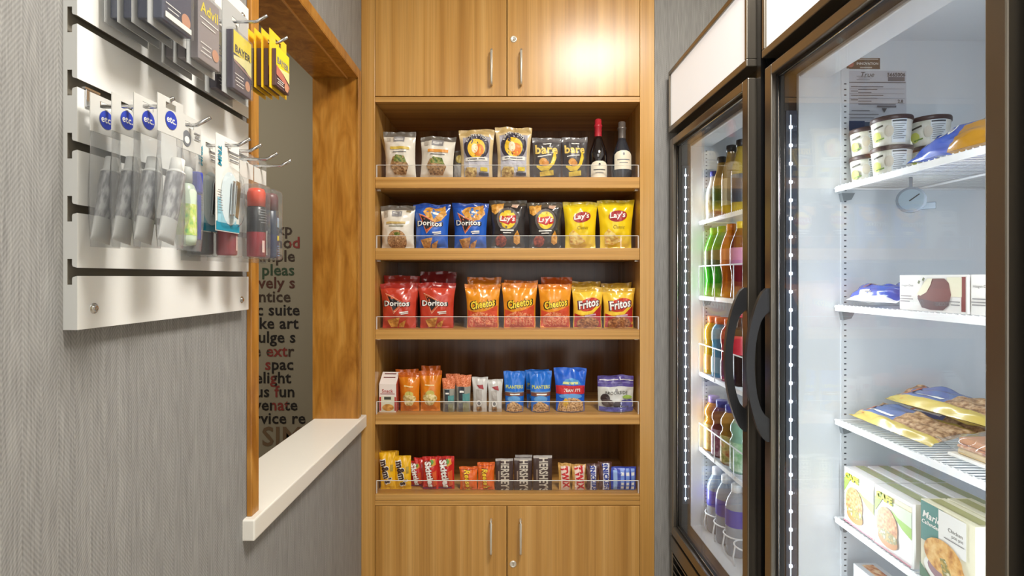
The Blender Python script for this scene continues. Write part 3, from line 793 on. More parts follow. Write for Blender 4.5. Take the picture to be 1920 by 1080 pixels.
# nail clipper cards
teal = ink((24, 140, 168)); tealL = ink((150, 200, 216))
def clipper_card(X, lab):
    T_ = thing('nail_clipper_card', lab, 'nail clipper', (X, HY['t'], Z3), hang_rot(), 'nail clipper cards')
    w, top, bot = 0.070, 0.012, 0.140
    m = MB(); e = 0.004; H = top+bot
    m.box(-w/2, w/2, -0.0006, 0.0006, -bot, -e); m.box(-w/2, -0.01, -0.0006, 0.0006, -e, e); m.box(0.01, w/2, -0.0006, 0.0006, -e, e); m.box(-w/2, w/2, -0.0006, 0.0006, e, top)
    c = m.build('hang_card', mat((234, 232, 226), 0.4, name='white_card'), T_)
    pm = MB(); mats = []
    decals(pm, lambda x, z, off: Vector((x, -0.0006-off, z-bot)), w, H,
           [('rect', 0, 0.055, 1.0, 0.20, {'m': teal}), ('rect', -0.1, 0.22, 0.8, 0.56, {'m': tealL}), ('ell', 0.15, 0.36, 0.40, 0.62, {'m': ink((214, 226, 230))}),
            ('txt', 'TRIM', -0.72, 0.78, 0.46, {'m': teal, 'rot': -90, 'bold': 0.03, 'shear': 0.2}), ('rect', 0.45, 0.86, 0.5, 0.035, {'m': GRY}), ('rect', 0.5, 0.82, 0.42, 0.03, {'m': GRY}), ('rect', 0.5, 0.775, 0.42, 0.03, {'m': GRY})]
           +lines(-0.78, 0.42, 9, 0.16, 0.026, GRY, 0.018), mats, step=1)
    pm.build('card_print', mats, c)
    # clipper
    k = MB()
    for s, yy in ((1, -0.0035), (-1, -0.0085)):
        k.prism([(-0.0065, 0), (0.0065, 0), (0.0075, 0.046), (0.006, 0.056), (-0.006, 0.056), (-0.0075, 0.046)], 'y', yy, yy-0.0016)
    k.prism([(-0.006, -0.004), (0.004, -0.006), (0.006, 0.046), (-0.005, 0.048)], 'y', -0.0102, -0.0116)
    k.lathe([(0.0018, -0.0), (0.0018, 0.010)], 8)
    ko = k.build('clipper', M_CHROME, T_); ko.location = (0.006, -0.001, -0.112); ko.rotation_euler = (0, 0.12, 0)
    # dome blister
    v = []; f = []; nx, nz = 12, 14
    for j in range(nz+1):
        for i in range(nx+1):
            u = -1+2*i/nx; t_ = j/nz; hw = 0.028*(1 if t_ < 0.55 else math.sqrt(max(0.0, 1-((t_-0.55)/0.45)**2)))
            edge = min(1.0, 4*(1-abs(u)), 5*t_+0.02, 5*(1-t_)+0.02)
            v.append((0.005+u*hw, -0.0008-0.015*max(0, edge)**0.6, -0.130+0.098*t_))
    for j in range(nz):
        for i in range(nx):
            q = j*(nx+1)+i; f.append((q, q+1, q+nx+2, q+nx+1))
    MB().add(v, f, 0, True).build('dome', glassmat('clear_dome', (0.98, 0.99, 0.99), 1.35, 0.05, 0.03), T_)
    return T_
clipper_card(-0.4596, 'white and teal nail clipper card, front of two')
clipper_card(-0.490, 'white and teal nail clipper card, behind the other by the clear bag')

# clamshells with spray cans
def can_pack(X, Y, lab, capc, bodyc, botc, prints, w=0.052, dz=0.0):
    T_ = thing('spray_can_pack', lab, 'spray can', (X, Y, Z3), hang_rot(), 'small cans in clear packs')
    m = MB(); e = 0.004
    m.box(-w/2, w/2, -0.0005, 0.0005, -0.186, -e); m.box(-w/2, -0.01, -0.0005, 0.0005, -e, e); m.box(0.01, w/2, -0.0005, 0.0005, -e, e); m.box(-w/2, w/2, -0.0005, 0.0005, e, 0.012)
    m.build('backing', M_CLEAR, T_)
    MB().box(-w/2+0.002, w/2-0.002, -0.0008, -0.0004, -0.034, -0.006).build('header', mat((214, 212, 206), 0.45, name='grey_header'), T_)
    MB().box(-0.0195, 0.0195, -0.037, -0.001, -0.180, -0.046, bev=0.006, seg=3).build('blister', M_CLEAR, T_)
    r = 0.0160; c = (0, -0.0185); zb = -0.176
    b = MB().lathe([(r-0.002, zb, 1), (r, zb+0.002, 1), (r, zb+0.044, 1), (r, zb+0.0441, 0), (r, zb+0.088, 0), (r-0.002, zb+0.090, 0)], 20, c).build('can', [bodyc, botc], T_)
    MB().lathe([(r-0.001, zb+0.090), (r-0.0005, zb+0.115), (r-0.003, zb+0.122), (r-0.008, zb+0.1235)], 20, c).build('can_cap', capc, T_)
    pm = MB(); mats = []
    def cyl(x, z, off):
        a = x/r-0.35; return Vector((c[0]+(r+off)*math.sin(a), c[1]-(r+off)*math.cos(a), zb+z))
    decals(pm, cyl, 0.03, 0.09, prints, mats, step=0.006)
    if pm.v: pm.build('can_print', mats, b)
    return T_
dkc = mat((36, 38, 42), 0.3, name='dark_can'); redc = mat((150, 36, 48), 0.35, name='wine_red_can'); oran = mat((222, 78, 48), 0.3, name='orange_red_cap')
barp = lines(0.3, 0.93, 6, 0.9, 0.05, GRY, 0.05)+[('rect', 0.85, 0.28, 0.40, 1.45, {'m': WHT})]+[('rect', 0.85, 0.10+0.035*i, 0.34, 0.035+0.02*(i % 3), {'m': BLK}) for i in range(11)]+[('rect', -0.2, 0.2, 0.12, 0.7, {'m': ink((224, 190, 180))})]
can_pack(-0.4795, HY['s'], 'spray can with orange-red cap in a clear hanging pack', oran, dkc, redc, barp)
can_pack(-0.4985, HY['r']-0.002, 'wine-red can half hidden below the nail clipper cards', oran, dkc, redc, [('rect', 0.4, 0.22, 0.14, 0.8, {'m': ink((224, 190, 180))})])
can_pack(-0.5235, HY['r']-0.03, 'black-based can showing below the rear nail clipper card', mat((150, 70, 80), 0.4), mat((200, 170, 174), 0.4), mat((52, 52, 56), 0.4), [])
can_pack(-0.482, HY['k'], 'dark bottle with a yellow mark in the farthest clear pack', mat((110, 66, 66), 0.35), mat((36, 46, 66), 0.3), mat((44, 48, 84), 0.35),
         [('rect', 0.5, 0.42, 0.35, 0.35, {'m': yel}), ('rect', 0.4, 0.75, 0.3, 0.6, {'m': ink((150, 170, 190))})]+lines(0.5, 0.25, 5, 0.4, 0.05, ink((120, 150, 200)), 0.05))
# ------------------------------------------------------------------ packaged goods: generic builders
def bag_surface(w, h, d, seed=0, pinch=0.07, seal=(0.05, 0.07), wr=1.0, stand=False, skew=0.0, base_w=0.92):
    """pillow bag: front skin point for x in metres, z in metres (0 at the bottom)"""
    sb, st = seal
    def f(x, z, off, side=-1):
        v = min(1.0, max(0.0, z/h)); u = max(-1.0, min(1.0, 2*x/w))
        t = min(1.0, max(0.0, (v-sb)/(1-sb-st)))
        if stand: pr = (1-t)**0.55 if v > sb else 0.9+0.1*v/sb
        else: pr = math.sin(PI*t)**0.55
        wd = (base_w+(1-base_w)*v)*(1-pinch*math.sin(PI*t)**0.8)
        th = d/2*pr*max(0.0, 1-abs(u)**2.4)**0.75
        e = 1-0.75*math.sin(PI*min(1, max(0, v)))
        nz = noise.noise(Vector((u*1.9+seed*3.1, v*4.5, seed*7.7+side)))*0.0060+noise.noise(Vector((u*4.5, v*9+seed, side*3+seed)))*0.0036
        crease = 0.0032*math.sin(u*9+seed)*max(0, 1-abs(v-0.86)/0.14)+0.0022*math.sin(u*11+seed*2)*max(0, 1-abs(v-0.10)/0.12)
        k = w/0.13*wr*min(1.0, 0.15+v/0.15)
        y = side*(th+off)+(nz*(0.5+e*0.5)+crease)*k*(1 if side < 0 else 0.8)
        zt = max(0.0003, min(h, z))+0.004*k*noise.noise(Vector((u*1.5, seed*5.0, 2.0)))*v
        return Vector((u*w/2*wd+skew*v*h, y, zt))
    return f
def bag_mesh(sf, w, h, pick=None, nx=22, nz=26):
    m = MB(); v = []; f = []; mi = []
    for side in (-1, 1):
        b = len(v)
        for j in range(nz+1):
            for i in range(nx+1):
                u = -1+2*i/nx
                v.append(sf(u*w/2, h*j/nz, 0.0, side) if 0 < i < nx else (sf(u*w/2, h*j/nz, 0, -1)+sf(u*w/2, h*j/nz, 0, 1))/2)
        for j in range(nz):
            for i in range(nx):
                q = b+j*(nx+1)+i; f.append((q, q+1, q+nx+2, q+nx+1))
                mi.append(pick(-1+2*(i+0.5)/nx, (j+0.5)/nz) if pick else 0)
    m.add(v, f, mi, True)
    return m
def pack(name, label, cat, loc, rotz, w, h, d, mats, prints, pick=None, group=None, part='pouch', tilt=0.0, lean=0.0, **kw):
    T_ = thing(name, label, cat, loc, rotz, group)
    sf = bag_surface(w, h, d, **kw)
    b = bag_mesh(sf, w, h, pick).build(part, mats, T_)
    b.rotation_euler = (tilt, lean, 0)
    if prints:
        pm = MB(); pmats = []
        decals(pm, sf, w, h, prints, pmats, off0=0.0011, doff=0.0004, step=w/12)
        pm.build('printed_design', pmats, b)
    return T_
SHELF_FRONT = 1.951
_n = [0]
def on_shelf(si, px0, px1, pyt, d, back=0.0):
    """photo columns and top row of a pack standing on shelf si -> place and size"""
    Y = SHELF_FRONT+d/2+back
    w = (px1-px0)/FP*Y; x = PX((px0+px1)/2, Y); h = PZ(pyt, Y)-SH[si]
    x = max(XL+0.004+w/2, min(XR-0.004-w/2, x))
    return (x, Y, SH[si]+0.0004), w, h
def shelf_pack(name, label, cat, si, px0, px1, pyt, d, mats, prints, back=0.0, rot=0.0, **kw):
    loc, w, h = on_shelf(si, px0, px1, pyt, d, back); _n[0] += 1
    kw.setdefault('seed', _n[0]*0.37); kw.setdefault('wr', 1.3)
    return pack(name, label, cat, loc, math.radians(rot), w, h, d, mats, prints, **kw)
def foil(c, r=0.28): return mat(c, r, 0.0, 0.6, name='printed_film', coat=0.3)
def pic(name, cols, s=90, lo=0.35, hi=0.65): return noisemat(name, cols, (s, s, s), 0.4, 4, lo, hi)
def dk(c, k): return tuple(int(x*k) for x in c)

# shelf 1 ---------------------------------------------------------------------------
P_BURG = pic('picture_patty', [(96, 70, 44), (168, 128, 84), (196, 164, 120)], 120)
P_GREEN = pic('picture_herbs', [(62, 84, 30), (120, 140, 60), (170, 150, 90)], 140)
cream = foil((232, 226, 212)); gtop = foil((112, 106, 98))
def veg(word): return [('rect', 0.0, 0.835, 0.34, 0.17, {'m': ink((150, 148, 150))}), ('rect', 0, 0.85, 0.26, 0.02, {'m': WHT}), ('rect', 0, 0.82, 0.26, 0.02, {'m': WHT}), ('rect', -0.66, 0.83, 0.13, 0.12, {'m': ink((190, 182, 168))}),
    ('rect', 0.06, 0.64, 0.62, 0.08, {'m': ink(word)}), ('rect', 0.05, 0.56, 0.44, 0.025, {'m': GRY}),
    ('poly', [(-0.62, 0.30), (-0.40, 0.46), (0.30, 0.46), (0.62, 0.28), (0.40, 0.10), (-0.35, 0.10)], {'m': P_BURG}), ('poly', [(-0.46, 0.36), (-0.2, 0.5), (0.36, 0.47), (0.5, 0.33)], {'m': P_GREEN})]
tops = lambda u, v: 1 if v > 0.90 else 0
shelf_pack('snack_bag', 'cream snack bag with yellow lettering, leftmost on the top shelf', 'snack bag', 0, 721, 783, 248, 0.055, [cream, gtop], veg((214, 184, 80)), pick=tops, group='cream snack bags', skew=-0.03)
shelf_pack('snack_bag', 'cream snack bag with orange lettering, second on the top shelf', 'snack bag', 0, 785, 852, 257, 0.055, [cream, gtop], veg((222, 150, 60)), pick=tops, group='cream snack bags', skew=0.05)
shelf_pack('snack_bag', 'dark crumpled pouch half hidden beside the left tan bag', 'snack bag', 0, 846, 872, 283, 0.03, [foil((70, 62, 52)), foil((140, 132, 120))],
           [('rect', 0, 0.3, 0.6, 0.9, {'m': ink((150, 148, 146))}), ('ell', 0.3, 0.7, 0.3, 0.3, {'m': ink((150, 130, 50))})], pick=lambda u, v: 1 if v < 0.1 else 0, back=0.03)
tan = foil((222, 198, 150))
P_PUFF = pic('picture_puffs', [(150, 110, 40), (206, 176, 90), (236, 214, 140)], 110)
def booty():
    n2 = ink((58, 52, 66)); gb = ink((170, 166, 176))
    return [('rect', 0, 0.62, 0.80, 0.62, {'m': gb}), ('rect', 0, 0.24, 0.80, 0.50, {'m': ink((196, 196, 206))}), ('ell', 0, 0.62, 0.385, 0.385, {'m': n2}), ('ell', 0, 0.60, 0.27, 0.27, {'m': ink((240, 196, 56))}),
            ('ell', 0.15, 0.56, 0.16, 0.17, {'m': ink((230, 130, 50))}), ('ell', -0.1, 0.60, 0.10, 0.13, {'m': ink((244, 226, 190))}),
            ('txt', "PIRATE'S BOOTY", 0, 0.885, 0.74, {'m': WHT, 'bold': 0.02, 'arc': 0.30, 'h': 0.075}),
            ('rect', 0, 0.385, 0.70, 0.10, {'m': WHT}), ('rect', 0, 0.385, 0.55, 0.035, {'m': GRY}),
            ('poly', [(-0.72, 0.02), (-0.75, 0.16), (-0.62, 0.235), (0.02, 0.22), (0.02, 0.10), (-0.1, 0.02)], {'m': P_PUFF}), ('rect', 0.48, 0.19, 0.22, 0.10, {'m': yel}), ('rect', 0.46, 0.10, 0.30, 0.08, {'m': n2})]
shelf_pack('snack_bag', 'tan puffed snack bag with round yellow emblem, left of the pair', 'snack bag', 0, 860, 928, 244, 0.06, [tan, foil((196, 168, 112))], booty(), pick=tops, group='tan puffed snack bags', base_w=0.86)
shelf_pack('snack_bag', 'tan puffed snack bag with round yellow emblem, right of the pair', 'snack bag', 0, 928, 998, 240, 0.06, [tan, foil((196, 168, 112))], booty(), pick=tops, group='tan puffed snack bags', base_w=0.86)
P_BAN = mat((232, 200, 60), 0.35, name='banana_yellow')
def bare(): return [('txt', 'bare', -0.05, 0.70, 0.80, {'m': ink((240, 206, 110)), 'bold': 0.03}), ('rect', 0, 0.84, 0.3, 0.04, {'m': WHT}), ('rect', -0.2, 0.545, 0.5, 0.035, {'m': WHT, 'rot': 6}),
    ('ell', -0.3, 0.40, 0.15, 0.13, {'m': ink((222, 164, 84))}), ('ell', -0.15, 0.36, 0.13, 0.11, {'m': ink((206, 140, 66))}),
    ('poly', [(-0.78, 0.33), (-0.6, 0.31), (-0.1, 0.29), (0.25, 0.36), (0.42, 0.55), (0.46, 0.64), (0.60, 0.64), (0.66, 0.50), (0.50, 0.34), (0.10, 0.20), (-0.45, 0.19), (-0.78, 0.28)], {'m': P_BAN}),
    ('poly', [(-0.55, 0.17), (0.45, 0.21), (0.48, 0.10), (-0.52, 0.07)], {'m': ink((240, 214, 80))}), ('rect', 0, 0.035, 0.8, 0.04, {'m': GRY})]
char = foil((78, 74, 76))
shelf_pack('snack_pouch', 'charcoal banana chip pouch, left of two by the wine', 'snack pouch', 0, 998, 1053, 259, 0.05, [char, foil((110, 106, 106))], bare(), pick=tops, group='charcoal banana chip pouches', pinch=0.03)
shelf_pack('snack_pouch', 'charcoal banana chip pouch, right of two by the wine', 'snack pouch', 0, 1053, 1102, 258, 0.05, [char, foil((110, 106, 106))], bare(), pick=tops, group='charcoal banana chip pouches', pinch=0.03, rot=4, back=0.008)
def wine(label, px, pyt, wpx, capc, glassc, z_lab, back, lab_ink):
    r0 = wpx/2000*(SHELF_FRONT+0.03+back); Y = SHELF_FRONT+r0+back
    H = PZ(pyt, Y)-SH[0]; r = wpx/2000*Y
    T_ = thing('wine_bottle', label, 'wine bottle', (PX(px, Y), Y, SH[0]+0.0004), 0)
    pr = [(r*0.9, 0.0), (r, 0.004), (r, H*0.40), (r*0.93, H*0.47), (r*0.72, H*0.56), (r*0.48, H*0.66), (r*0.40, H*0.72)]
    b = MB().lathe(pr, 28).build('bottle', glassc, T_)
    MB().lathe([(r*0.44, H*0.655), (r*0.405, H*0.72), (r*0.40, H*0.86), (r*0.46, H*0.87), (r*0.46, H*0.90), (r*0.38, H*0.91), (r*0.38, H*0.985), (r*0.30, H)], 24).build('capsule', capc, T_)
    pm = MB(); mats = []
    def cyl(x, z, off):
        a = x/r; zz = z; rr = r+off
        if zz > H*0.40: rr = r*(1-0.07*(zz/H-0.40)/0.07)+off
        return Vector((rr*math.sin(a), -rr*math.cos(a), zz))
    z0, z1 = z_lab; W_ = r*2.2
    decals(pm, cyl, W_, H, [('poly', [(-0.95, z0), (0.95, z0), (0.95, z1-0.06), (0.7, z1-0.02), (0.3, z1), (-0.3, z1), (-0.7, z1-0.02), (-0.95, z1-0.06)], {'m': ink((236, 228, 206))}),
        ('rect', 0, (z0+z1)/2, 0.62, 0.05, {'m': lab_ink}), ('rect', 0, (z0+z1)/2-0.05, 0.4, 0.03, {'m': GRY}), ('ell', 0, z1-0.06, 0.05, 0.07, {'m': lab_ink})], mats, off0=0.0004, step=0.006)
    pm.build('label_sheet', mats, b)
    return T_
wine('half bottle of red wine with red capsule and cream label', 1121.5, 224, 34, mat((176, 40, 52), 0.25, name='red_capsule'), mat((22, 16, 18), 0.08, spec=0.6, coat=0.5, name='dark_wine_glass'), (0.01, 0.295), 0.008, BLK)
wine('half bottle of wine with grey capsule, nearest the right side', 1166, 229, 36, mat((112, 104, 98), 0.28, 0.4, name='grey_capsule'), mat((46, 50, 58), 0.08, spec=0.6, coat=0.5, name='smoke_wine_glass'), (0.17, 0.485), 0.008, GRY)

# shelf 2 ---------------------------------------------------------------------------
P_CORN = pic('picture_chip', [(176, 116, 36), (214, 152, 60), (232, 178, 92)], 90)
shelf_pack('snack_bag', 'cream snack bag with brown grain picture, leftmost on the second shelf', 'snack bag', 1, 707, 773, 386, 0.06, [cream, gtop], [
    ('rect', 0.0, 0.80, 0.30, 0.16, {'m': ink((150, 148, 150))}), ('rect', 0, 0.82, 0.24, 0.02, {'m': WHT}), ('rect', -0.66, 0.80, 0.13, 0.2, {'m': ink((190, 182, 168))}), ('rect', 0.66, 0.86, 0.13, 0.06, {'m': ink((150, 132, 100))}),
    ('rect', -0.05, 0.59, 0.6, 0.06, {'m': ink((206, 178, 110))}), ('rect', 0, 0.52, 0.45, 0.03, {'m': ink((160, 158, 140))}),
    ('ell', 0.02, 0.19, 0.30, 0.29, {'m': pic('picture_grain', [(120, 84, 50), (178, 134, 90), (206, 166, 120)], 200)}), ('ell', 0.04, 0.335, 0.10, 0.05, {'m': P_GREEN})], pick=tops, group='cream snack bags')
def dori(base, flav, chipm, txt=WHT):
    e = ink((206, 92, 46)); b = ink((34, 24, 26))
    L_ = [('poly', [(-0.45, 0.80), (-0.2, 0.93), (0.2, 0.90), (0.72, 0.96), (0.80, 0.84), (0.98*0.9, 0.76), (0.60, 0.62), (0.1, 0.58), (-0.2, 0.66)], {'m': P_CORN}),
         ('poly', [(-0.08, 0.86), (0.52, 0.84), (0.16, 0.66)], {'m': base}), ('rect', 0.2, 0.79, 0.22, 0.06, {'m': WHT, 'rot': -8})] if flav else []
    L_ += [('poly', [(-0.72, 0.78), (0.34, 0.575), (-0.27, 0.32)], {'m': ink((232, 190, 160))}), ('poly', [(-0.70, 0.765), (0.31, 0.575), (-0.27, 0.335)], {'m': e}), ('poly', [(-0.60, 0.72), (0.20, 0.575), (-0.27, 0.38)], {'m': b}),
        ('txt', 'Doritos', -0.08, 0.555, 0.74, {'m': txt, 'bold': 0.025, 'out': b, 'obold': 0.07, 'h': 0.145}), ('rect', 0.36, 0.365, 0.26, 0.035, {'m': WHT, 'rot': 6}), ('rect', 0.40, 0.33, 0.22, 0.025, {'m': WHT, 'rot': 6}),
        ('poly', [(-0.66, 0.19), (-0.35, 0.215), (0.10, 0.245), (-0.08, 0.02), (-0.48, 0.02)], {'m': chipm}), ('poly', [(0.05, 0.10), (0.46, 0.19), (0.30, 0.02), (0.0, 0.02)], {'m': chipm})]
    return L_
bl = foil((38, 96, 196))
shelf_pack('chip_bag', 'blue tortilla chip bag, left of two on the second shelf', 'chip bag', 1, 775, 845, 383, 0.062, [bl, foil((34, 78, 170))], dori(ink((60, 120, 190)), 1, P_CORN), pick=tops, group='blue tortilla chip bags', base_w=0.86)
shelf_pack('chip_bag', 'blue tortilla chip bag, right of two on the second shelf', 'chip bag', 1, 847, 917, 381, 0.062, [bl, foil((34, 78, 170))], dori(ink((60, 120, 190)), 1, P_CORN), pick=tops, group='blue tortilla chip bags', base_w=0.86, rot=-3)
redk = ink((190, 44, 44)); yl = ink((244, 206, 60))
P_BBQ = pic('picture_sauce', [(96, 36, 26), (150, 62, 44), (186, 90, 60)], 120)
def laysd(): return [('poly', [(-0.9, 0.92), (-0.2, 0.95), (-0.28, 0.80), (-0.74, 0.70), (-0.92, 0.76)], {'m': P_CORN}), ('poly', [(0.1, 0.93), (0.62, 0.92), (0.5, 0.84), (0.2, 0.86)], {'m': pic('picture_onion', [(206, 160, 130), (232, 214, 196)], 60)}),
    ('ell', -0.02, 0.60, 0.32, 0.32, {'m': ink((104, 98, 96))}), ('ell', -0.02, 0.60, 0.245, 0.245, {'m': yl}), ('poly', [(-0.52, 0.66), (0.46, 0.69), (0.46, 0.53), (0.02, 0.49), (-0.52, 0.55)], {'m': redk}),
    ('txt', "Lay's", -0.03, 0.60, 0.44, {'m': WHT, 'bold': 0.03, 'shear': 0.15, 'h': 0.19}), ('rect', -0.05, 0.375, 0.4, 0.035, {'m': WHT}), ('rect', -0.05, 0.325, 0.24, 0.025, {'m': WHT}),
    ('ell', -0.42, 0.16, 0.17, 0.16, {'m': P_BBQ}), ('poly', [(0.56, 0.38), (0.74, 0.24), (0.70, 0.12), (0.52, 0.08), (0.34, 0.13), (0.34, 0.25)], {'m': P_CORN})]
blk = foil((58, 54, 54), 0.2)
shelf_pack('chip_bag', 'dark grey barbecue potato chip bag, left of two', 'chip bag', 1, 917, 988, 377, 0.065, [blk, foil((96, 88, 76), 0.2)], laysd(), pick=tops, group='dark barbecue chip bags', base_w=0.88)
shelf_pack('chip_bag', 'dark grey barbecue potato chip bag, right of two', 'chip bag', 1, 988, 1056, 380, 0.065, [blk, foil((96, 88, 76), 0.2)], laysd(), pick=tops, group='dark barbecue chip bags', base_w=0.88, rot=3)
P_CRISP = pic('picture_crisps', [(210, 150, 60), (236, 206, 110), (240, 220, 140)], 70)
def laysy(): return [('ell', 0.05, 0.66, 0.28, 0.15, {'m': ink((160, 34, 38)), 'rot': 8}), ('txt', "Lay's", 0.02, 0.665, 0.48, {'m': WHT, 'bold': 0.03, 'shear': 0.15, 'h': 0.20, 'rot': 5}),
    ('txt', 'Classic', 0.10, 0.44, 0.36, {'m': ink((120, 96, 20)), 'shear': 0.2}), ('poly', [(-0.8, 0.30), (-0.55, 0.40), (-0.1, 0.28), (0.3, 0.16), (-0.2, 0.08), (-0.7, 0.10)], {'m': P_CRISP})]
ylw = foil((240, 206, 28), 0.24)
shelf_pack('chip_bag', 'yellow potato chip bag, left of two on the second shelf', 'chip bag', 1, 1055, 1121, 379, 0.066, [ylw, foil((214, 190, 40), 0.2)], laysy(), pick=tops, group='yellow potato chip bags', base_w=0.86)
shelf_pack('chip_bag', 'yellow potato chip bag, at the right end of the second shelf', 'chip bag', 1, 1126, 1197, 376, 0.066, [ylw, foil((214, 190, 40), 0.2)], laysy(), pick=tops, group='yellow potato chip bags', base_w=0.82)

# shelf 3 ---------------------------------------------------------------------------
rd = foil((200, 66, 46), 0.24); rdt = foil((158, 44, 38), 0.24); mar = foil((116, 26, 34), 0.2)
def doubled(name, labels, cat, si, p0, p1, top, btop, d, mats, prints, group, bmats=None, dx=3, **kw):
    shelf_pack(name, labels[0], cat, si, p0, p1, top, d, mats, prints, pick=tops, group=group, **kw)
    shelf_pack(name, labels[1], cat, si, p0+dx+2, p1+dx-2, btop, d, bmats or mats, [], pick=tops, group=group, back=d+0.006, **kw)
G3 = 'red tortilla chip bags'
doubled('chip_bag', ('red tortilla chip bag, front left on the third shelf', 'red tortilla chip bag tucked behind the front left one'), 'chip bag', 2, 710, 782, 531, 517, 0.05, [rd, rdt], dori(redk, 0, P_CORN), G3, base_w=0.86)
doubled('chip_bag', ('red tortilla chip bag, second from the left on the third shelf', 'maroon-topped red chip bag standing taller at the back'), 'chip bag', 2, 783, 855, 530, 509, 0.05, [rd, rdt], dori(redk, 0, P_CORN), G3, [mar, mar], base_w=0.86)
orf = foil((236, 152, 40), 0.24); ort = foil((214, 124, 36), 0.22); crd = ink((208, 78, 46))
P_CHEE = pic('picture_cheese_sticks', [(190, 60, 36), (222, 110, 60), (236, 170, 130), (214, 84, 46)], 130)
def cheet(): return [('poly', [(-0.95, 0.02), (-0.95, 0.42), (-0.4, 0.36), (0.2, 0.40), (0.95, 0.52), (0.95, 0.02)], {'m': crd}), ('poly', [(-0.85, 0.03), (-0.85, 0.28), (-0.3, 0.38), (0.2, 0.36), (0.8, 0.30), (0.85, 0.03)], {'m': P_CHEE}),
    ('txt', 'Cheetos', 0.02, 0.56, 0.76, {'m': ink((248, 214, 60)), 'bold': 0.03, 'out': BLK, 'obold': 0.08, 'rot': 9, 'shear': 0.12, 'h': 0.22})]
G4 = 'orange cheese snack bags'
doubled('chip_bag', ('orange cheese snack bag, left of three in front', 'orange cheese snack bag behind the left one'), 'chip bag', 2, 871, 939, 533, 520, 0.05, [orf, ort], cheet(), G4, base_w=0.86)
doubled('chip_bag', ('orange cheese snack bag, middle of three in front', 'orange cheese snack bag behind the middle one'), 'chip bag', 2, 940, 1008, 531, 526, 0.05, [orf, ort], cheet(), G4, base_w=0.86)
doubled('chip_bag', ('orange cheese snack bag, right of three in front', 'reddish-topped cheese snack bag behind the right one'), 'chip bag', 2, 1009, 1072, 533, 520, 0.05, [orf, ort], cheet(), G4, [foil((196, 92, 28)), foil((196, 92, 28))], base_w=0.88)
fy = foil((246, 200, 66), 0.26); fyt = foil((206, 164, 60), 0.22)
P_CURL = pic('picture_corn_curls', [(120, 66, 36), (178, 116, 66), (206, 150, 92)], 130)
def frit(): return [('poly', [(-0.95, 0.02), (-0.95, 0.36), (-0.4, 0.30), (0.4, 0.38), (0.95, 0.60), (0.95, 0.02)], {'m': ink((180, 36, 40))}), ('ell', 0.05, 0.58, 0.40, 0.20, {'m': ink((196, 60, 36)), 'rot': 10}),
    ('poly', [(-0.5, 0.40), (0.2, 0.42), (0.85, 0.62), (0.9, 0.56), (0.3, 0.34), (-0.5, 0.33)], {'m': yl}),
    ('txt', 'Fritos', 0.02, 0.60, 0.72, {'m': WHT, 'bold': 0.03, 'out': ink((90, 30, 50)), 'obold': 0.08, 'rot': 9, 'shear': 0.15, 'h': 0.26}), ('ell', 0.0, 0.12, 0.40, 0.20, {'m': P_CURL}), ('rect', 0.15, 0.32, 0.4, 0.05, {'m': ink((216, 170, 190)), 'rot': 6})]
G5 = 'yellow corn chip bags'
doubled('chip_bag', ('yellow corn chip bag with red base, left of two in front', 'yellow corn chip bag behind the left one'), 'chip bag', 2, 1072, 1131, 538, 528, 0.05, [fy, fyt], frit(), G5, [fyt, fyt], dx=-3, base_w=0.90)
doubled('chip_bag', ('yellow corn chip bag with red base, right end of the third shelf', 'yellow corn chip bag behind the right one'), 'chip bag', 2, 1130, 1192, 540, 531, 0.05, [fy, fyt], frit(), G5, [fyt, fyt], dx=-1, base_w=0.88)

# shelf 4 ---------------------------------------------------------------------------
loc, bw, bh = on_shelf(3, 714, 746, 700, 0.05)
T_ = thing('snack_box', 'white and red gable-topped snack box at the left end', 'snack box', (loc[0], loc[1]+0.004, loc[2]), math.radians(-3))
fh = PZ(720, 1.96)-SH[3]; bd = 0.05
m = MB(); m.prism([(-bd/2, 0), (bd/2, 0), (bd/2, bh), (bd/2-0.004, bh), (-bd/2, fh)], 'x', -bw/2, bw/2, 1, 0)
bx = m.build('carton', [ink((236, 226, 220)), ink((196, 84, 60))], T_)
pm = MB(); mats = []
decals(pm, lambda x, z, off: Vector((x, -bd/2-off, z)), bw, fh, [('rect', 0, 0.30, 0.97, 0.80, {'m': ink((190, 60, 56))}), ('rect', 0.02, 0.30, 0.78, 0.88, {'m': ink((222, 224, 200))}), ('ell', 0.05, 0.17, 0.34, 0.20, {'m': P_CORN}), ('rect', 0, 0.5, 0.4, 0.16, {'m': ink((70, 70, 60))}),
    ('txt', 'Snack', 0, 0.76, 0.66, {'m': ink((180, 70, 66)), 'bold': 0.01}), ('rect', 0, 0.66, 0.85, 0.03, {'m': ink((150, 40, 44))})], mats, step=1)
pm.build('printed_design', mats, bx)
sl = (bh-fh)/(bd-0.004); pm = MB(); mats = []
decals(pm, lambda x, z, off: Vector((x, -bd/2+z-off, fh+z*sl+off)), bw, bd, [('rect', 0, 0.5, 0.7, 0.06, {'m': ink((110, 50, 50))}), ('rect', 0, 0.78, 0.7, 0.06, {'m': ink((110, 50, 50))})], mats, step=1)
pm.build('lid_print', mats, bx)
P_CASH = pic('picture_cashews', [(170, 140, 70), (226, 206, 140), (240, 226, 180)], 110)
def cash(): return [('rect', 0, 0.665, 0.45, 0.05, {'m': ink((244, 214, 150)), 'rot': -4}), ('ell', 0.05, 0.46, 0.22, 0.14, {'m': ink((200, 186, 96))}), ('ell', -0.3, 0.36, 0.18, 0.15, {'m': P_CASH}), ('ell', 0.34, 0.34, 0.20, 0.17, {'m': P_CASH}), ('ell', 0.0, 0.24, 0.24, 0.14, {'m': P_CASH}), ('ell', 0.1, 0.38, 0.16, 0.12, {'m': P_CASH})]
onf = foil((222, 128, 26), 0.26); onb = foil((190, 92, 28), 0.26)
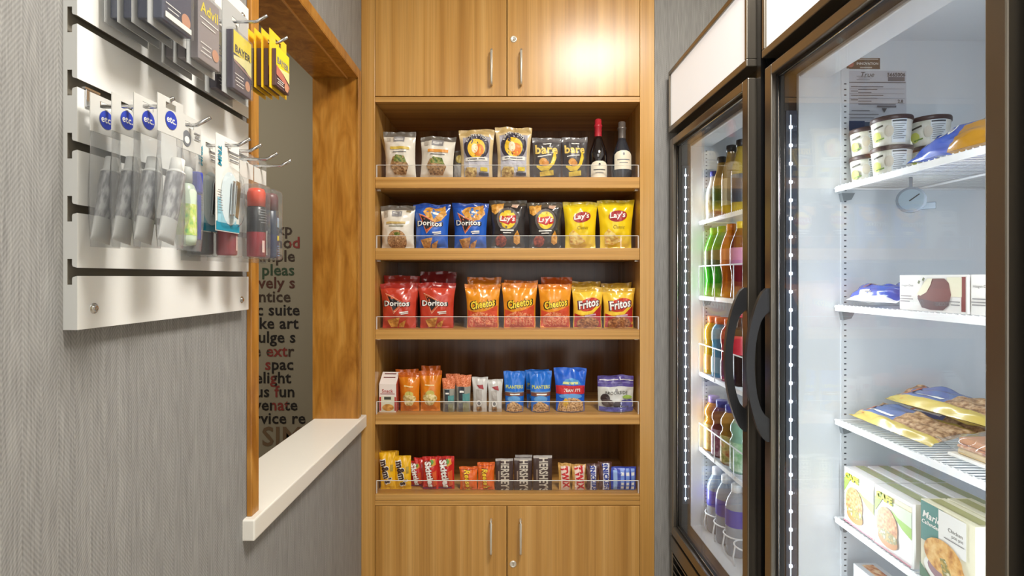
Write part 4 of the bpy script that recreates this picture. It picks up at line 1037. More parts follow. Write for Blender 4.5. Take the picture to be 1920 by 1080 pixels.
G6 = 'orange cashew pouches'
shelf_pack('nut_pouch', 'orange cashew pouch beside the gabled box', 'nut pouch', 3, 748, 790, 699, 0.05, [onf, onb], cash(), pick=tops, group=G6, skew=-0.02, base_w=0.84)
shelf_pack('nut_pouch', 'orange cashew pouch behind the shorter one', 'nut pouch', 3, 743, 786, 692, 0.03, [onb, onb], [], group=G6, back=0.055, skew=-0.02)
shelf_pack('nut_pouch', 'taller orange cashew pouch, right of the pair', 'nut pouch', 3, 785, 829, 695, 0.05, [onf, onb], cash(), pick=tops, group=G6, base_w=0.84)
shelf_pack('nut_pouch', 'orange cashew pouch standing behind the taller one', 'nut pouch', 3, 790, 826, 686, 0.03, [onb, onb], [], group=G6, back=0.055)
P_CORAL = pic('coral_speckle', [(180, 84, 40), (216, 120, 76), (236, 160, 120)], 260)
def slim(): return [('rect', -0.25, 0.50, 0.42, 0.85, {'m': ink((52, 58, 66))}), ('rect', 0.42, 0.40, 0.5, 0.50, {'m': ink((90, 150, 150))}), ('rect', -0.2, 0.56, 0.3, 0.12, {'m': WHT}), ('rect', 0.3, 0.12, 0.5, 0.6, {'m': ink((150, 150, 120))}), ('rect', -0.35, 0.12, 0.3, 0.6, {'m': ink((110, 110, 116))})]
G7 = 'slim bars with coral tops'
pk7 = lambda u, v: 1 if v > 0.68 else 0
for i, (a, b, tp, bk, lab) in enumerate(((829, 854, 709, 0, 'slim snack bar pack with coral top, left of two in front'), (854, 884, 703, 0, 'slim snack bar pack with coral top, right of two in front'), (836, 862, 701, 0.035, 'slim snack bar pack with coral top, standing behind'))):
    shelf_pack('snack_bar', lab, 'snack bar', 3, a, b, tp, 0.024, [mat((152, 150, 140), 0.4), P_CORAL], slim() if bk == 0 else [], pick=pk7, group=G7, back=bk, base_w=0.86)
def silv(): return [('poly', [(-0.45, 0.78), (0.4, 0.80), (0.55, 0.66), (-0.1, 0.70)], {'m': ink((160, 60, 66))}), ('rect', -0.12, 0.36, 0.42, 1.3, {'m': ink((176, 170, 164))}), ('ell', -0.12, 0.26, 0.2, 0.2, {'m': WHT}), ('ell', -0.12, 0.26, 0.12, 0.12, {'m': GRY}), ('rect', -0.12, 0.09, 0.36, 0.3, {'m': P_BURG})]
G8 = 'silver wrapped bars'
svr = foil((206, 204, 200), 0.3)
shelf_pack('snack_bar', 'silver-white wrapped bar, left of two', 'snack bar', 3, 885, 915, 707, 0.022, [svr], silv(), group=G8, base_w=0.84)
shelf_pack('snack_bar', 'silver-white wrapped bar with crumpled top, right of two', 'snack bar', 3, 914, 943, 711, 0.022, [svr], silv(), group=G8, base_w=0.84, wr=1.8)
P_NUT = pic('picture_nuts', [(120, 80, 44), (196, 150, 96), (222, 186, 140)], 170)
pbl = foil((34, 112, 210), 0.22)
def plant(): return [('rect', 0, 0.46, 0.98, 0.16, {'m': ink((120, 160, 190))}), ('txt', 'PLANTERS', 0, 0.62, 0.86, {'m': ink((206, 214, 110)), 'bold': 0.03, 'h': 0.15}), ('rect', 0.0, 0.44, 0.98, 0.16, {'m': ink((120, 72, 56))}), ('rect', 0.05, 0.44, 0.5, 0.06, {'m': WHT}), ('ell', -0.05, 0.32, 0.34, 0.16, {'m': ink((90, 150, 206))}), ('poly', [(-0.92, 0.02), (-0.8, 0.18), (-0.2, 0.28), (0.4, 0.22), (0.9, 0.14), (0.92, 0.02)], {'m': P_NUT})]
G9 = 'blue peanut pouches'
shelf_pack('nut_pouch', 'blue nut pouch with yellow-green lettering, leftmost of three', 'nut pouch', 3, 944, 985, 696, 0.045, [pbl], plant(), group=G9, stand=True, base_w=0.80, pinch=0.02)
shelf_pack('nut_pouch', 'blue nut pouch, middle of the three in front', 'nut pouch', 3, 992, 1035, 696, 0.045, [pbl], plant(), group=G9, stand=True, base_w=0.80, pinch=0.02, rot=6)
shelf_pack('nut_pouch', 'blue nut pouch tucked close behind the middle one', 'nut pouch', 3, 984, 1030, 693, 0.03, [pbl], plant(), group=G9, base_w=0.80, pinch=0.02, back=0.05)
shelf_pack('nut_pouch', 'large blue peanut pouch with a red band', 'nut pouch', 3, 1038, 1100, 689, 0.055, [foil((30, 96, 206), 0.22)], [('poly', [(-0.6, 0.62), (-0.3, 0.74), (0.1, 0.77), (0.5, 0.72), (0.75, 0.62)], {'m': ink((80, 150, 206))}), ('rect', 0.0, 0.655, 0.5, 0.07, {'m': ink((206, 216, 150))}), ('rect', 0, 0.505, 0.98, 0.25, {'m': ink((196, 40, 48))}), ('txt', 'PEANUTS', 0.1, 0.495, 0.55, {'m': WHT, 'bold': 0.03}), ('ell', 0.0, 0.36, 0.40, 0.08, {'m': ink((90, 150, 206))}),
    ('poly', [(-0.92, 0.02), (-0.8, 0.22), (-0.2, 0.33), (0.4, 0.33), (0.9, 0.22), (0.92, 0.02)], {'m': P_NUT}), ('ell', -0.35, 0.20, 0.085, 0.16, {'m': ink((222, 176, 60))})], group=G9, stand=True, base_w=0.86, pinch=0.06)
vio = foil((84, 70, 140), 0.22)
shelf_pack('candy_pouch', 'purple and silver chocolate berry pouch at the right end', 'candy pouch', 3, 1120, 1188, 704, 0.05, [foil((206, 206, 200), 0.3), vio], [('rect', 0, 0.88, 0.98, 0.02, {'m': WHT}), ('rect', 0, 0.80, 0.98, 0.02, {'m': ink((130, 120, 180))}), ('txt', 'BROOKSIDE', 0.02, 0.53, 0.62, {'m': ink((70, 66, 60)), 'bold': 0.01}), ('ell', 0.02, 0.60, 0.04, 0.04, {'m': GRY}),
    ('ell', -0.62, 0.38, 0.13, 0.12, {'m': ink((52, 38, 38))}), ('ell', -0.5, 0.26, 0.17, 0.10, {'m': ink((72, 54, 50))}), ('ell', 0.05, 0.22, 0.14, 0.09, {'m': ink((60, 50, 54))}), ('ell', 0.45, 0.25, 0.13, 0.09, {'m': ink((74, 70, 130))}), ('ell', 0.75, 0.25, 0.10, 0.10, {'m': ink((84, 84, 150))}), ('ell', 0.62, 0.42, 0.14, 0.05, {'m': ink((150, 180, 80))}), ('rect', 0, 0.09, 0.98, 0.12, {'m': ink((90, 90, 170))})],
    pick=lambda u, v: 1 if v > 0.70 else 0, stand=True, base_w=0.94, pinch=0.0)

# shelf 5 ---------------------------------------------------------------------------
mmy = foil((240, 184, 24), 0.26); mmb = ink((60, 38, 32))
def mm(): return [('txt', "m&m's", -0.12, 0.50, 1.45, {'m': mmb, 'bold': 0.05, 'rot': -78, 'out': WHT, 'obold': 0.10, 'h': 0.50}), ('rect', 0.62, 0.6, 0.16, 0.4, {'m': ink((180, 150, 60))})]
G10 = 'yellow candy bags'
shelf_pack('candy_bag', 'yellow candy bag with brown lettering, left end of the bottom shelf', 'candy bag', 4, 713, 743, 848, 0.03, [mmy], mm(), group=G10, skew=-0.03, base_w=0.95, pinch=0.03)
shelf_pack('candy_bag', 'yellow candy bag with brown lettering, second on the bottom shelf', 'candy bag', 4, 741, 772, 854, 0.03, [mmy], mm(), group=G10, skew=-0.02, base_w=0.95, pinch=0.03)
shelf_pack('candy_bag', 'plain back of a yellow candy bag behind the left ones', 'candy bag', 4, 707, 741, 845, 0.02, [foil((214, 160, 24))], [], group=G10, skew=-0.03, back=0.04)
skr = foil((204, 42, 36), 0.24)
def skit(): return [('poly', [(-0.2, 0.9), (0.6, 0.93), (0.75, 0.78), (0.2, 0.70)], {'m': ink((220, 150, 50))}), ('ell', 0.15, 0.84, 0.15, 0.15, {'m': ink((90, 150, 60))}), ('poly', [(0.3, 0.55), (0.8, 0.6), (0.85, 0.15), (0.4, 0.1)], {'m': ink((214, 90, 40))}), ('txt', 'Skittles', -0.1, 0.48, 1.6, {'m': WHT, 'bold': 0.05, 'rot': -82, 'h': 0.42, 'out': ink((150, 24, 28)), 'obold': 0.09}), ('rect', -0.2, 0.05, 0.9, 0.08, {'m': ink((110, 60, 110))})]
G11 = 'red candy bags'
for i, (a, b, tp, bk, lab, pr) in enumerate(((793, 823, 856, 0, 'red candy bag with white lettering, left of the front pair', 1), (820, 853, 855, 0.004, 'red candy bag with white lettering, right of the front pair', 1), (770, 796, 864, 0.03, 'red candy bag leaning at the left of its row', 1), (781, 808, 858, 0.032, 'red candy bag wedged behind the front pair', 0))):
    shelf_pack('candy_bag', lab, 'candy bag', 4, a, b, tp, 0.026, [skr], skit() if pr else [], group=G11, back=bk, skew=-0.10 if i in (2, 3) else -0.02, base_w=0.95, pinch=0.03)
ro = foil((228, 104, 32), 0.26)
def rees(): return [('txt', "Reese's", -0.05, 0.42, 1.15, {'m': ink((246, 206, 50)), 'bold': 0.03, 'rot': -84, 'shear': 0.2, 'h': 0.36, 'out': ink((120, 60, 24)), 'obold': 0.07}), ('rect', -0.6, 0.4, 0.08, 0.9, {'m': ink((196, 110, 60))}), ('rect', 0, 0.90, 0.95, 0.03, {'m': ink((190, 76, 26))})]
G12 = 'orange candy cups'
shelf_pack('chocolate_bar', 'orange peanut butter cup pack, shorter and left of two', 'candy', 4, 861, 896, 875, 0.022, [ro], rees(), group=G12, base_w=0.90)
shelf_pack('chocolate_bar', 'orange peanut butter cup pack, taller and right of two', 'candy', 4, 895, 928, 867, 0.022, [ro], rees(), group=G12, base_w=0.96)
hb = foil((66, 46, 42), 0.4); hs = foil((186, 180, 176), 0.25)
def hers(): return [('txt', "HERSHEY'S", 0.1, 0.45, 1.80, {'m': ink((206, 196, 180)), 'bold': 0.03, 'rot': -90, 'h': 0.50}), ('rect', -0.62, 0.45, 0.07, 0.6, {'m': ink((150, 130, 116))})]
G13 = 'brown chocolate bars'
ph = lambda u, v: 1 if v > 0.91 else 0
for a, b, tp, bk, lab in ((929, 962, 860, 0, 'brown milk chocolate bar with silver top, left of three in front'), (964, 997, 859, 0, 'brown milk chocolate bar with silver top, middle of three in front'), (1000, 1035, 854, 0, 'brown milk chocolate bar with silver top, right of three in front'), (966, 998, 853, 0.03, 'brown milk chocolate bar behind the middle one')):
    shelf_pack('chocolate_bar', lab, 'chocolate bar', 4, a, b, tp, 0.014, [hb, hs], hers() if bk == 0 else [], pick=ph, group=G13, back=bk, base_w=0.99, pinch=0.0, wr=0.5)
tg = foil((206, 158, 84), 0.26)
def twix(): return [('rect', 0.1, 0.40, 0.72, 2.0, {'m': ink((230, 206, 190))}), ('txt', 'TWIX', 0.12, 0.47, 1.65, {'m': ink((200, 40, 46)), 'bold': 0.05, 'rot': -82, 'h': 0.60, 'shear': 0.15})]
G14 = 'gold caramel bars'
shelf_pack('chocolate_bar', 'gold caramel bar with red lettering, left of two', 'candy bar', 4, 1046, 1071, 868, 0.02, [tg], twix(), group=G14, base_w=0.85, wr=2)
shelf_pack('chocolate_bar', 'gold caramel bar with red lettering, right of two', 'candy bar', 4, 1071, 1099, 871, 0.02, [tg], twix(), group=G14, base_w=0.85, wr=2)
sb_ = foil((92, 58, 52), 0.28)
def snick(): return [('rect', 0.15, 0.40, 0.5, 2.2, {'m': ink((226, 224, 232))}), ('txt', 'SNICKERS', 0.15, 0.46, 2.0, {'m': ink((40, 60, 150)), 'bold': 0.05, 'rot': -84, 'h': 0.42, 'shear': 0.15})]
G15 = 'brown nougat bars'
shelf_pack('chocolate_bar', 'brown nougat bar with blue lettering, left of two', 'candy bar', 4, 1099, 1122, 869, 0.02, [sb_], snick(), group=G15, base_w=0.9, wr=2)
shelf_pack('chocolate_bar', 'brown nougat bar with blue lettering, right of two', 'candy bar', 4, 1121, 1147, 866, 0.02, [sb_], snick(), group=G15, base_w=0.9, wr=2)
bb = foil((52, 72, 176), 0.24)
shelf_pack('candy_pack', 'blue multipack with three pale columns at the right end of the bottom shelf', 'candy', 4, 1148, 1197, 875, 0.022, [bb], [('rect', -0.62, 0.38, 0.15, 0.85, {'m': ink((150, 180, 226))})]+[it for x in (-0.08, 0.32, 0.72) for it in (('rect', x, 0.42, 0.14, 0.9, {'m': ink((120, 150, 220))}), ('rect', x, 0.72, 0.12, 0.12, {'m': WHT}), ('rect', x, 0.30, 0.10, 0.10, {'m': WHT}), ('rect', x, 0.12, 0.10, 0.10, {'m': WHT}))], base_w=0.97, pinch=0.0, wr=0.6)
# ------------------------------------------------------------------ goods in the drinks cooler
def f1_ly(px, lx): return (0.604+lx)/((px-CX)/FP+0.025)-F1P[1]
def f2_ly(px, lx): return (0.6025+lx)/((px-CX)/FP+0.012)-F2P[1]
def put(MF, lx, ly, z): return tuple(MF @ Vector((lx, ly, z)))
def liquid(c, r=0.12): return mat(c, r, 0.0, 0.6, trans=0.35, coat=0.4, name='drink')
PRO = {  # (radius factor, height factor)
 'soda': [(0.86, 0.0), (0.98, 0.02), (0.97, 0.06), (0.88, 0.16), (0.84, 0.24), (0.90, 0.34), (1.0, 0.42), (1.0, 0.66), (0.94, 0.71), (0.72, 0.80), (0.46, 0.89), (0.38, 0.93)],
 'sport': [(0.9, 0.0), (1.0, 0.02), (1.0, 0.32), (0.93, 0.36), (0.93, 0.58), (1.0, 0.62), (1.0, 0.74), (0.9, 0.82), (0.62, 0.88), (0.58, 0.91)],
 'juice': [(0.9, 0.0), (1.0, 0.02), (1.0, 0.52), (0.84, 0.56), (0.84, 0.62), (1.0, 0.67), (0.95, 0.76), (0.66, 0.85), (0.50, 0.90)],
 'water': [(0.9, 0.0), (1.0, 0.02), (1.0, 0.68), (0.97, 0.72), (0.80, 0.80), (0.50, 0.88), (0.42, 0.91)],
 'glass': [(0.9, 0.0), (1.0, 0.02), (1.0, 0.56), (0.90, 0.64), (0.56, 0.78), (0.46, 0.92)]}
def bottle(name, label, MF, ang, lx, ly, z, kind, r, H, liq, lab, cap, group=None, band=(0.44, 0.64), caph=0.07, prints=None, split=None, face=-0.9):
    T_ = thing(name, label, 'bottle', put(MF, lx, ly, z+0.0006), ang-PI/2, group)
    pr = PRO[kind]
    m = MB()
    if split: m.lathe([(r*a, H*b, 0 if b < split else 1) for a, b in pr], 22)
    else: m.lathe([(r*a, H*b) for a, b in pr], 22)
    b = m.build('bottle_body', liq if isinstance(liq, list) else [liq], T_)
    top = pr[-1]; rc = r*max(0.40, top[0]*1.12)
    MB().lathe([(rc, H*top[1]-0.004), (rc, H-0.0015), (rc*0.92, H)], 18).build('cap', cap, T_)
    if lab:
        def rad(q):
            for (a0, b0), (a1, b1) in zip(pr, pr[1:]):
                if b0 <= q <= b1: return r*(a0+(a1-a0)*(q-b0)/max(1e-6, b1-b0))
            return r*0.9
        n = 8; m = MB().lathe([(rad(band[0]+(band[1]-band[0])*i/n)+0.0006, H*(band[0]+(band[1]-band[0])*i/n)) for i in range(n+1)], 22, cap=False)
        Lb = m.build('bottle_label', lab, T_)
        if prints:
            pm = MB(); pm_m = []
            def cyl(x, zz, off):
                q = band[0]+(band[1]-band[0])*zz; a = x/r+face; rr = rad(q)+0.0008+off
                return Vector((rr*math.sin(a), -rr*math.cos(a), H*q))
            decals(pm, cyl, 2*r, 1.0, prints, pm_m, step=0.05, doff=0.0003); pm.build('label_print', pm_m, Lb)
    return T_
A1 = F1P[2]; A2 = F2P[2]
COLS = (1338, 1354, 1372, 1391)
def c1(i, lx=0.128): return lx, f1_ly(COLS[i], lx)
capg = mat((120, 190, 40), 0.35, name='green_cap'); capo = mat((226, 110, 36), 0.35, name='orange_cap'); capw = mat((238, 240, 242), 0.35, name='cap_white'); capb = mat((48, 52, 150), 0.35, name='blue_cap'); capk = mat((26, 26, 28), 0.35, name='black_cap'); capv = mat((150, 120, 190), 0.35, name='violet_cap')
def wl(m): return [('rect', 0, 0.5, 0.7, 0.2, {'m': m, 'rot': 20}), ('rect', 0.1, 0.25, 0.5, 0.07, {'m': m})]
ly_max = -0.0525-0.033
def slot(i, lx=0.128): return lx, min(ly_max, f1_ly(COLS[i], lx))
# top shelf
top1 = [('white bottle with blue cap on the top cooler shelf, far end', 'glass', 0.026, 0.165, mat((214, 212, 206), 0.2), noisemat('coffee_label', [(120, 84, 50), (206, 186, 150), (236, 232, 222)], (60, 60, 40), 0.4), capb),
        ('glass bottle with green label on the top cooler shelf', 'glass', 0.028, 0.20, liquid((196, 160, 80)), mat((86, 110, 40), 0.4), capk),
        ('glass bottle of amber drink with cream label, third on the top cooler shelf', 'glass', 0.029, 0.22, liquid((190, 150, 64)), mat((206, 196, 160), 0.4), capk),
        ('glass bottle of amber drink, nearest on the top cooler shelf', 'glass', 0.029, 0.22, liquid((206, 176, 70)), mat((70, 74, 84), 0.4), capk)]
for i, (lab, kd, r, H, lq, lb, cp) in enumerate(top1):
    lx, ly = slot(i)
    bottle('drink_bottle', lab, MF1, A1, lx, ly, F1S[0], kd, r, H, lq, lb, cp, 'bottles on the top cooler shelf', (0.14, 0.52), prints=[('rect', 0, 0.5, 0.8, 0.12, {'m': WHT})])
# soft drinks
soda = [('bottle of green soda at the far end of its shelf', liquid((70, 190, 40)), mat((96, 110, 60), 0.35), capg, [('rect', 0, 0.5, 0.9, 0.45, {'m': ink((70, 66, 50)), 'rot': 12}), ('rect', 0.1, 0.45, 0.8, 0.14, {'m': ink((206, 120, 100)), 'rot': 14}), ('rect', -0.1, 0.7, 0.5, 0.10, {'m': WHT, 'rot': 14})]),
        ('bottle of green soda beside the orange one', liquid((70, 190, 40)), mat((96, 110, 60), 0.35), capg, [('rect', 0, 0.5, 0.9, 0.45, {'m': ink((70, 66, 50)), 'rot': 12}), ('rect', 0.1, 0.45, 0.8, 0.14, {'m': ink((206, 120, 100)), 'rot': 14}), ('rect', -0.1, 0.7, 0.5, 0.10, {'m': WHT, 'rot': 14})]),
        ('bottle of orange soda', liquid((226, 120, 20)), mat((226, 136, 70), 0.35), capo, [('rect', -0.4, 0.7, 0.4, 0.3, {'m': ink((236, 190, 150)), 'rot': 30})]),
        ('bottle of dark red soda with pink label', liquid((120, 20, 34)), mat((190, 120, 160), 0.35), mat((232, 196, 60), 0.35), [('rect', 0, 0.55, 0.8, 0.3, {'m': WHT, 'rot': 24}), ('rect', 0.2, 0.3, 0.6, 0.12, {'m': ink((120, 90, 170)), 'rot': 24})])]
for i, (lab, lq, lb, cp, pr) in enumerate(soda):
    lx, ly = slot(i)
    bottle('soda_bottle', lab, MF1, A1, lx, ly, F1S[1], 'soda', 0.0325, 0.232, lq, lb, cp, 'soda bottles in the cooler', (0.43, 0.66), prints=pr)
# sports drinks
spo = [('yellow sports drink with orange cap, far end', liquid((232, 176, 30)), mat((226, 150, 50), 0.35), capo), ('pale blue sports drink with orange cap', liquid((110, 186, 226)), mat((150, 190, 214), 0.35), capo),
       ('red sports drink with orange cap', liquid((196, 50, 56)), mat((120, 60, 86), 0.35), capo), ('dark cola bottle with red label beside the handle', liquid((40, 24, 24)), mat((190, 40, 56), 0.35), mat((190, 40, 56), 0.35))]
for i, (lab, lq, lb, cp) in enumerate(spo):
    lx, ly = slot(i)
    bottle('sports_drink', lab, MF1, A1, lx, ly, F1S[2], 'sport' if i < 3 else 'soda', 0.0325, 0.195 if i < 3 else 0.225, lq, lb, cp, 'sports drinks in the cooler', (0.08, 0.34) if i < 3 else (0.42, 0.67), prints=wl(WHT) if i == 3 else [('rect', 0, 0.5, 0.3, 0.5, {'m': WHT})])
# juices
jui = [('orange juice bottle with violet cap, far end', liquid((232, 160, 40)), noisemat('juice_label_orange', [(226, 140, 50), (236, 206, 120), (190, 160, 90)], (50, 50, 50), 0.4), capv), ('grape juice bottle with blue cap', liquid((120, 60, 60)), noisemat('juice_label_berry', [(90, 40, 80), (150, 90, 120), (206, 196, 206)], (60, 60, 60), 0.4), capb),
       ('apple juice bottle with red and cream label', liquid((176, 130, 50)), noisemat('juice_label_apple', [(206, 60, 40), (226, 206, 140), (120, 130, 40)], (40, 40, 40), 0.4), capb), ('pale green bottle beside the apple juice', liquid((150, 196, 170)), noisemat('juice_label_green', [(90, 150, 90), (196, 214, 190)], (50, 50, 50), 0.4), capw)]
for i, (lab, lq, lb, cp) in enumerate(jui):
    lx, ly = slot(i)
    bottle('juice_bottle', lab, MF1, A1, lx, ly, F1S[3], 'juice', 0.0325, 0.184, lq, lb, cp, 'juice bottles in the cooler', (0.04, 0.50), caph=0.09)
# water
M_WATER = mat((206, 218, 230), 0.1, 0, 0.6, trans=0.6, coat=0.3, name='water'); M_WLAB = mat((56, 66, 168), 0.35, name='blue_label')
for i, (px, lx, lab) in enumerate(((1342, 0.130, 'water bottle with white cap and blue label, farthest of three in front'), (1361, 0.140, 'water bottle with white cap and blue label, middle of three in front'), (1384, 0.145, 'water bottle with white cap and blue label, nearest of three in front'), (1388, 0.215, 'water bottle with blue label standing in the second row'))):
    ly = ly_max-0.002-0.0745*i if i < 3 else ly_max-0.11; lx = 0.137 if i < 3 else 0.213
    bottle('water_bottle', lab, MF1, A1, lx, ly, 0.40, 'water', 0.0325, 0.217, M_WATER, M_WLAB, capw, 'water bottles on the cooler floor', (0.42, 0.66), prints=[('rect', -0.1, 0.45, 0.9, 0.10, {'m': WHT}), ('rect', 0.1, 0.22, 0.4, 0.12, {'m': ink((150, 160, 220))})])
# wire guards in front of the bottles
for z, dz in ((F1S[1], 0.103), (F1S[2], 0.098), (F1S[3], 0.083)):
    m = MB(); a, b = -FW+0.052, -0.050; xx = 0.0905
    m.tube([(xx, a, z+dz), (xx, b, z+dz)], 0.0022, 6)
    for y in (a, -0.18, -0.32, -0.46, b): m.tube([(xx, y, z-0.01), (xx, y, z+dz)], 0.0016, 6)
    m.build('bottle_guard', M_WIRE, F1)
for k in range(5):
    lx = 0.137; yc = ly_max-0.002-0.0745*k; m = MB(); rr = 0.0375; pts = [(lx+0.03, yc+rr, 0.462)]
    for q in range(13):
        a = PI/2-PI*q/12; pts.append((lx-rr*math.cos(a), yc+rr*math.sin(a), 0.462))
    pts.append((lx+0.03, yc-rr, 0.462)); m.tube(pts, 0.0026, 6)
    m.tube([(lx-rr, yc, 0.462), (lx-rr-0.006, yc, 0.43), (lx-rr, yc, 0.402)], 0.0026, 6)
    m.build('bottle_loop', M_WIRE, F1)

# ------------------------------------------------------------------ goods in the freezer
def rot_item(ang, extra=0.0): return ang-PI/2+extra
# ice cream cups
M_LID = mat((74, 56, 54), 0.4, name='brown_lid'); M_CUP = noisemat('cup_print', [(226, 222, 206), (238, 236, 226), (206, 208, 190)], (40, 40, 40), 0.4)
def cup(label, lx, ly, z, turn=0.9):
    T_ = thing('ice_cream_cup', label, 'ice cream', put(MF2, lx, ly, z+0.0004), rot_item(A2, turn), 'ice cream cups on the top freezer shelf')
    r0, r1, H = 0.0305, 0.0355, 0.0535
    b = MB().lathe([(r0*0.96, 0), (r0, 0.002), (r1, H-0.001), (r1*0.98, H)], 30).build('cup_body', M_CUP, T_)
    MB().lathe([(r1+0.0014, H-0.004), (r1+0.0016, H+0.003), (r1+0.0008, H+0.0052), (r1-0.003, H+0.0060), (r1-0.005, H+0.0045)], 30).build('cup_lid', M_LID, T_)
    pm = MB(); mats = []
    def cyl(x, zz, off):
        a = x/r1; rr = r0+(r1-r0)*zz/H+0.0003+off; return Vector((rr*math.sin(a), -rr*math.cos(a), zz))
    decals(pm, cyl, 0.07, H, [('rect', 0.45, 0.50, 0.40, 0.66, {'m': ink((226, 232, 236))}), ('rect', 0.45, 0.86, 0.36, 0.045, {'m': ink((60, 66, 70))})]+[('rect', 0.45-0.04*(k % 3), 0.74-0.075*k, 0.34-0.06*(k % 3), 0.02, {'m': ink((130, 136, 140))}) for k in range(8)]
           +[('rect', -0.62, 0.70, 0.28, 0.05, {'m': ink((70, 66, 56)), 'rot': 12}), ('ell', -0.75, 0.34, 0.14, 0.15, {'m': ink((210, 216, 110))}), ('rect', -0.55, 0.24, 0.25, 0.04, {'m': ink((120, 150, 70)), 'rot': 10}), ('ell', -0.05, 0.5, 0.10, 0.16, {'m': ink((214, 206, 190))})], mats, step=0.006)
    pm.build('cup_print', mats, b)
    return T_
zs = F2S[0]
for (lx, px, lev, lab) in ((0.187, 1673, 0, 'lower ice cream cup of the front stack'), (0.187, 1673, 1, 'upper ice cream cup of the front stack, nearest the glass'), (0.195, 1628, 0, 'lower ice cream cup of the stack against the side wall'), (0.195, 1628, 1, 'upper ice cream cup of the stack against the side wall'),
                           (0.266, 1745, 0, 'lower ice cream cup of the rear stack, hidden by the blue bag'), (0.266, 1745, 1, 'upper ice cream cup of the rear stack behind the blue bag')):
    cup(lab, lx, min(-0.048-0.038, f2_ly(px, lx)), zs+lev*0.0600)
# blue and gold bags
blg = foil((56, 96, 206), 0.2); gold = foil((196, 142, 44), 0.22)
def bluegold(label, lx, yc, z, L, h, d, tilt, sp, turn=0.0, txt=True):
    ly = yc-F2P[1]
    T_ = thing('frozen_snack_bag', label, 'snack bag', put(MF2, lx, ly, z), rot_item(A2, turn), 'blue and gold frozen snack bags')
    sf = bag_surface(L, h, d, seed=sp, pinch=0.04, seal=(0.03, 0.03), wr=0.8, base_w=1.0)
    b = bag_mesh(sf, L, h, lambda u, v: 1 if u > 0.02+0.2*(v-0.5) else 0).build('pouch', [blg, gold], T_)
    b.rotation_euler = (tilt, 0, 0); b.location = (0, 0, d*0.5*abs(math.sin(tilt))*0.8)
    if txt:
        pm = MB(); mats = []
        decals(pm, sf, L, h, [('txt', 'Tru', -0.36, 0.5, 0.22, {'m': WHT, 'bold': 0.02, 'shear': 0.3, 'rot': 14}), ('rect', -0.7, 0.3, 0.1, 0.05, {'m': ink((150, 170, 230))})], mats, off0=0.0012)
        pm.build('printed_design', mats, b)
bluegold('blue and gold snack bag lying on the shelf edge', 0.172, 0.925, zs+0.001, 0.21, 0.085, 0.04, math.radians(-52), 1.3)
bluegold('blue and gold snack bag resting behind and above the other', 0.262, 0.895, zs+0.004, 0.22, 0.135, 0.045, math.radians(-26), 4.1)
# thermometer
T_ = thing('dial_thermometer', 'round dial thermometer clipped under the top freezer shelf', 'thermometer', put(MF2, 0.212, f2_ly(1710, 0.212), 1.4165), A2-math.radians(35))
def disc(m, r, y0, y1, mi=0, n=28):
    v = [(r*math.cos(2*PI*k/n), y, r*math.sin(2*PI*k/n)) for y in (y0, y1) for k in range(n)]
    m.add(v, [(k, (k+1) % n, n+(k+1) % n, n+k) for k in range(n)], mi, True); m.add(v, [list(range(n)), list(range(n, 2*n))], mi); return m
disc(MB(), 0.0255, -0.004, 0.010).build('case', mat((120, 128, 138), 0.3, 0.6), T_)
disc(MB(), 0.021, -0.0046, -0.0041).build('dial', mat((140, 156, 168), 0.4), T_)
MB().box(-0.0011, 0.0011, -0.0056, -0.0049, -0.004, 0.017).build('needle', BLK, T_).rotation_euler = (0, 0.9, 0)
m = MB(); m.box(0.014, 0.040, 0.004, 0.006, -0.020, -0.006, bev=0.001); m.box(-0.003, 0.003, 0.006, 0.010, 0.0, 0.047, bev=0.001); m.build('clip', mat((120, 130, 140), 0.35, 0.5), T_)
# second shelf: wrapped ice cream sandwiches and bar boxes
z2 = F2S[1]
def lying(name, label, cat, lx, y0, y1, z, h, d, mats, pick, prints, tilt, seed, group, turn=0.0):
    L = abs(y1-y0); ly = (y0+y1)/2-F2P[1]
    T_ = thing(name, label, cat, put(MF2, lx, ly, z), rot_item(A2, turn), group)
    sf = bag_surface(L, h, d, seed=seed, pinch=0.03, seal=(0.03, 0.03), wr=0.7, base_w=1.0)
    b = bag_mesh(sf, L, h, pick).build('wrapper', mats, T_); b.rotation_euler = (tilt, 0, 0); b.location = (0, 0, d*0.42*abs(math.sin(tilt)))
    if prints:
        pm = MB(); pmats = []; decals(pm, sf, L, h, prints, pmats, off0=0.0012, step=h/6); pm.build('printed_design', pmats, b)
    return T_
wbl = foil((60, 88, 180), 0.22); wwh = foil((222, 224, 230), 0.26)
pw = lambda u, v: 1 if v < 0.16 else 0
lying('ice_cream_sandwich', 'blue and white wrapped ice cream sandwich at the shelf edge', 'ice cream', 0.158, 1.192, 1.036, z2+0.001, 0.052, 0.034, [wbl, wwh], pw, [('rect', -0.25, 0.22, 0.22, 0.10, {'m': WHT}), ('rect', -0.05, 0.26, 0.12, 0.02, {'m': GRY}), ('poly', [(-0.45, 0.5), (-0.30, 0.9), (-0.22, 0.9), (-0.36, 0.5)], {'m': ink((130, 90, 80))})], math.radians(-50), 2.2, 'wrapped ice cream sandwiches')
lying('ice_cream_sandwich', 'blue and white wrapped ice cream sandwich behind the first', 'ice cream', 0.235, 1.185, 1.045, z2+0.004, 0.055, 0.036, [wbl, wwh], pw, [('poly', [(0.0, 0.5), (0.15, 0.9), (0.28, 0.9), (0.12, 0.5)], {'m': ink((130, 90, 80))})], math.radians(-50), 5.2, 'wrapped ice cream sandwiches')
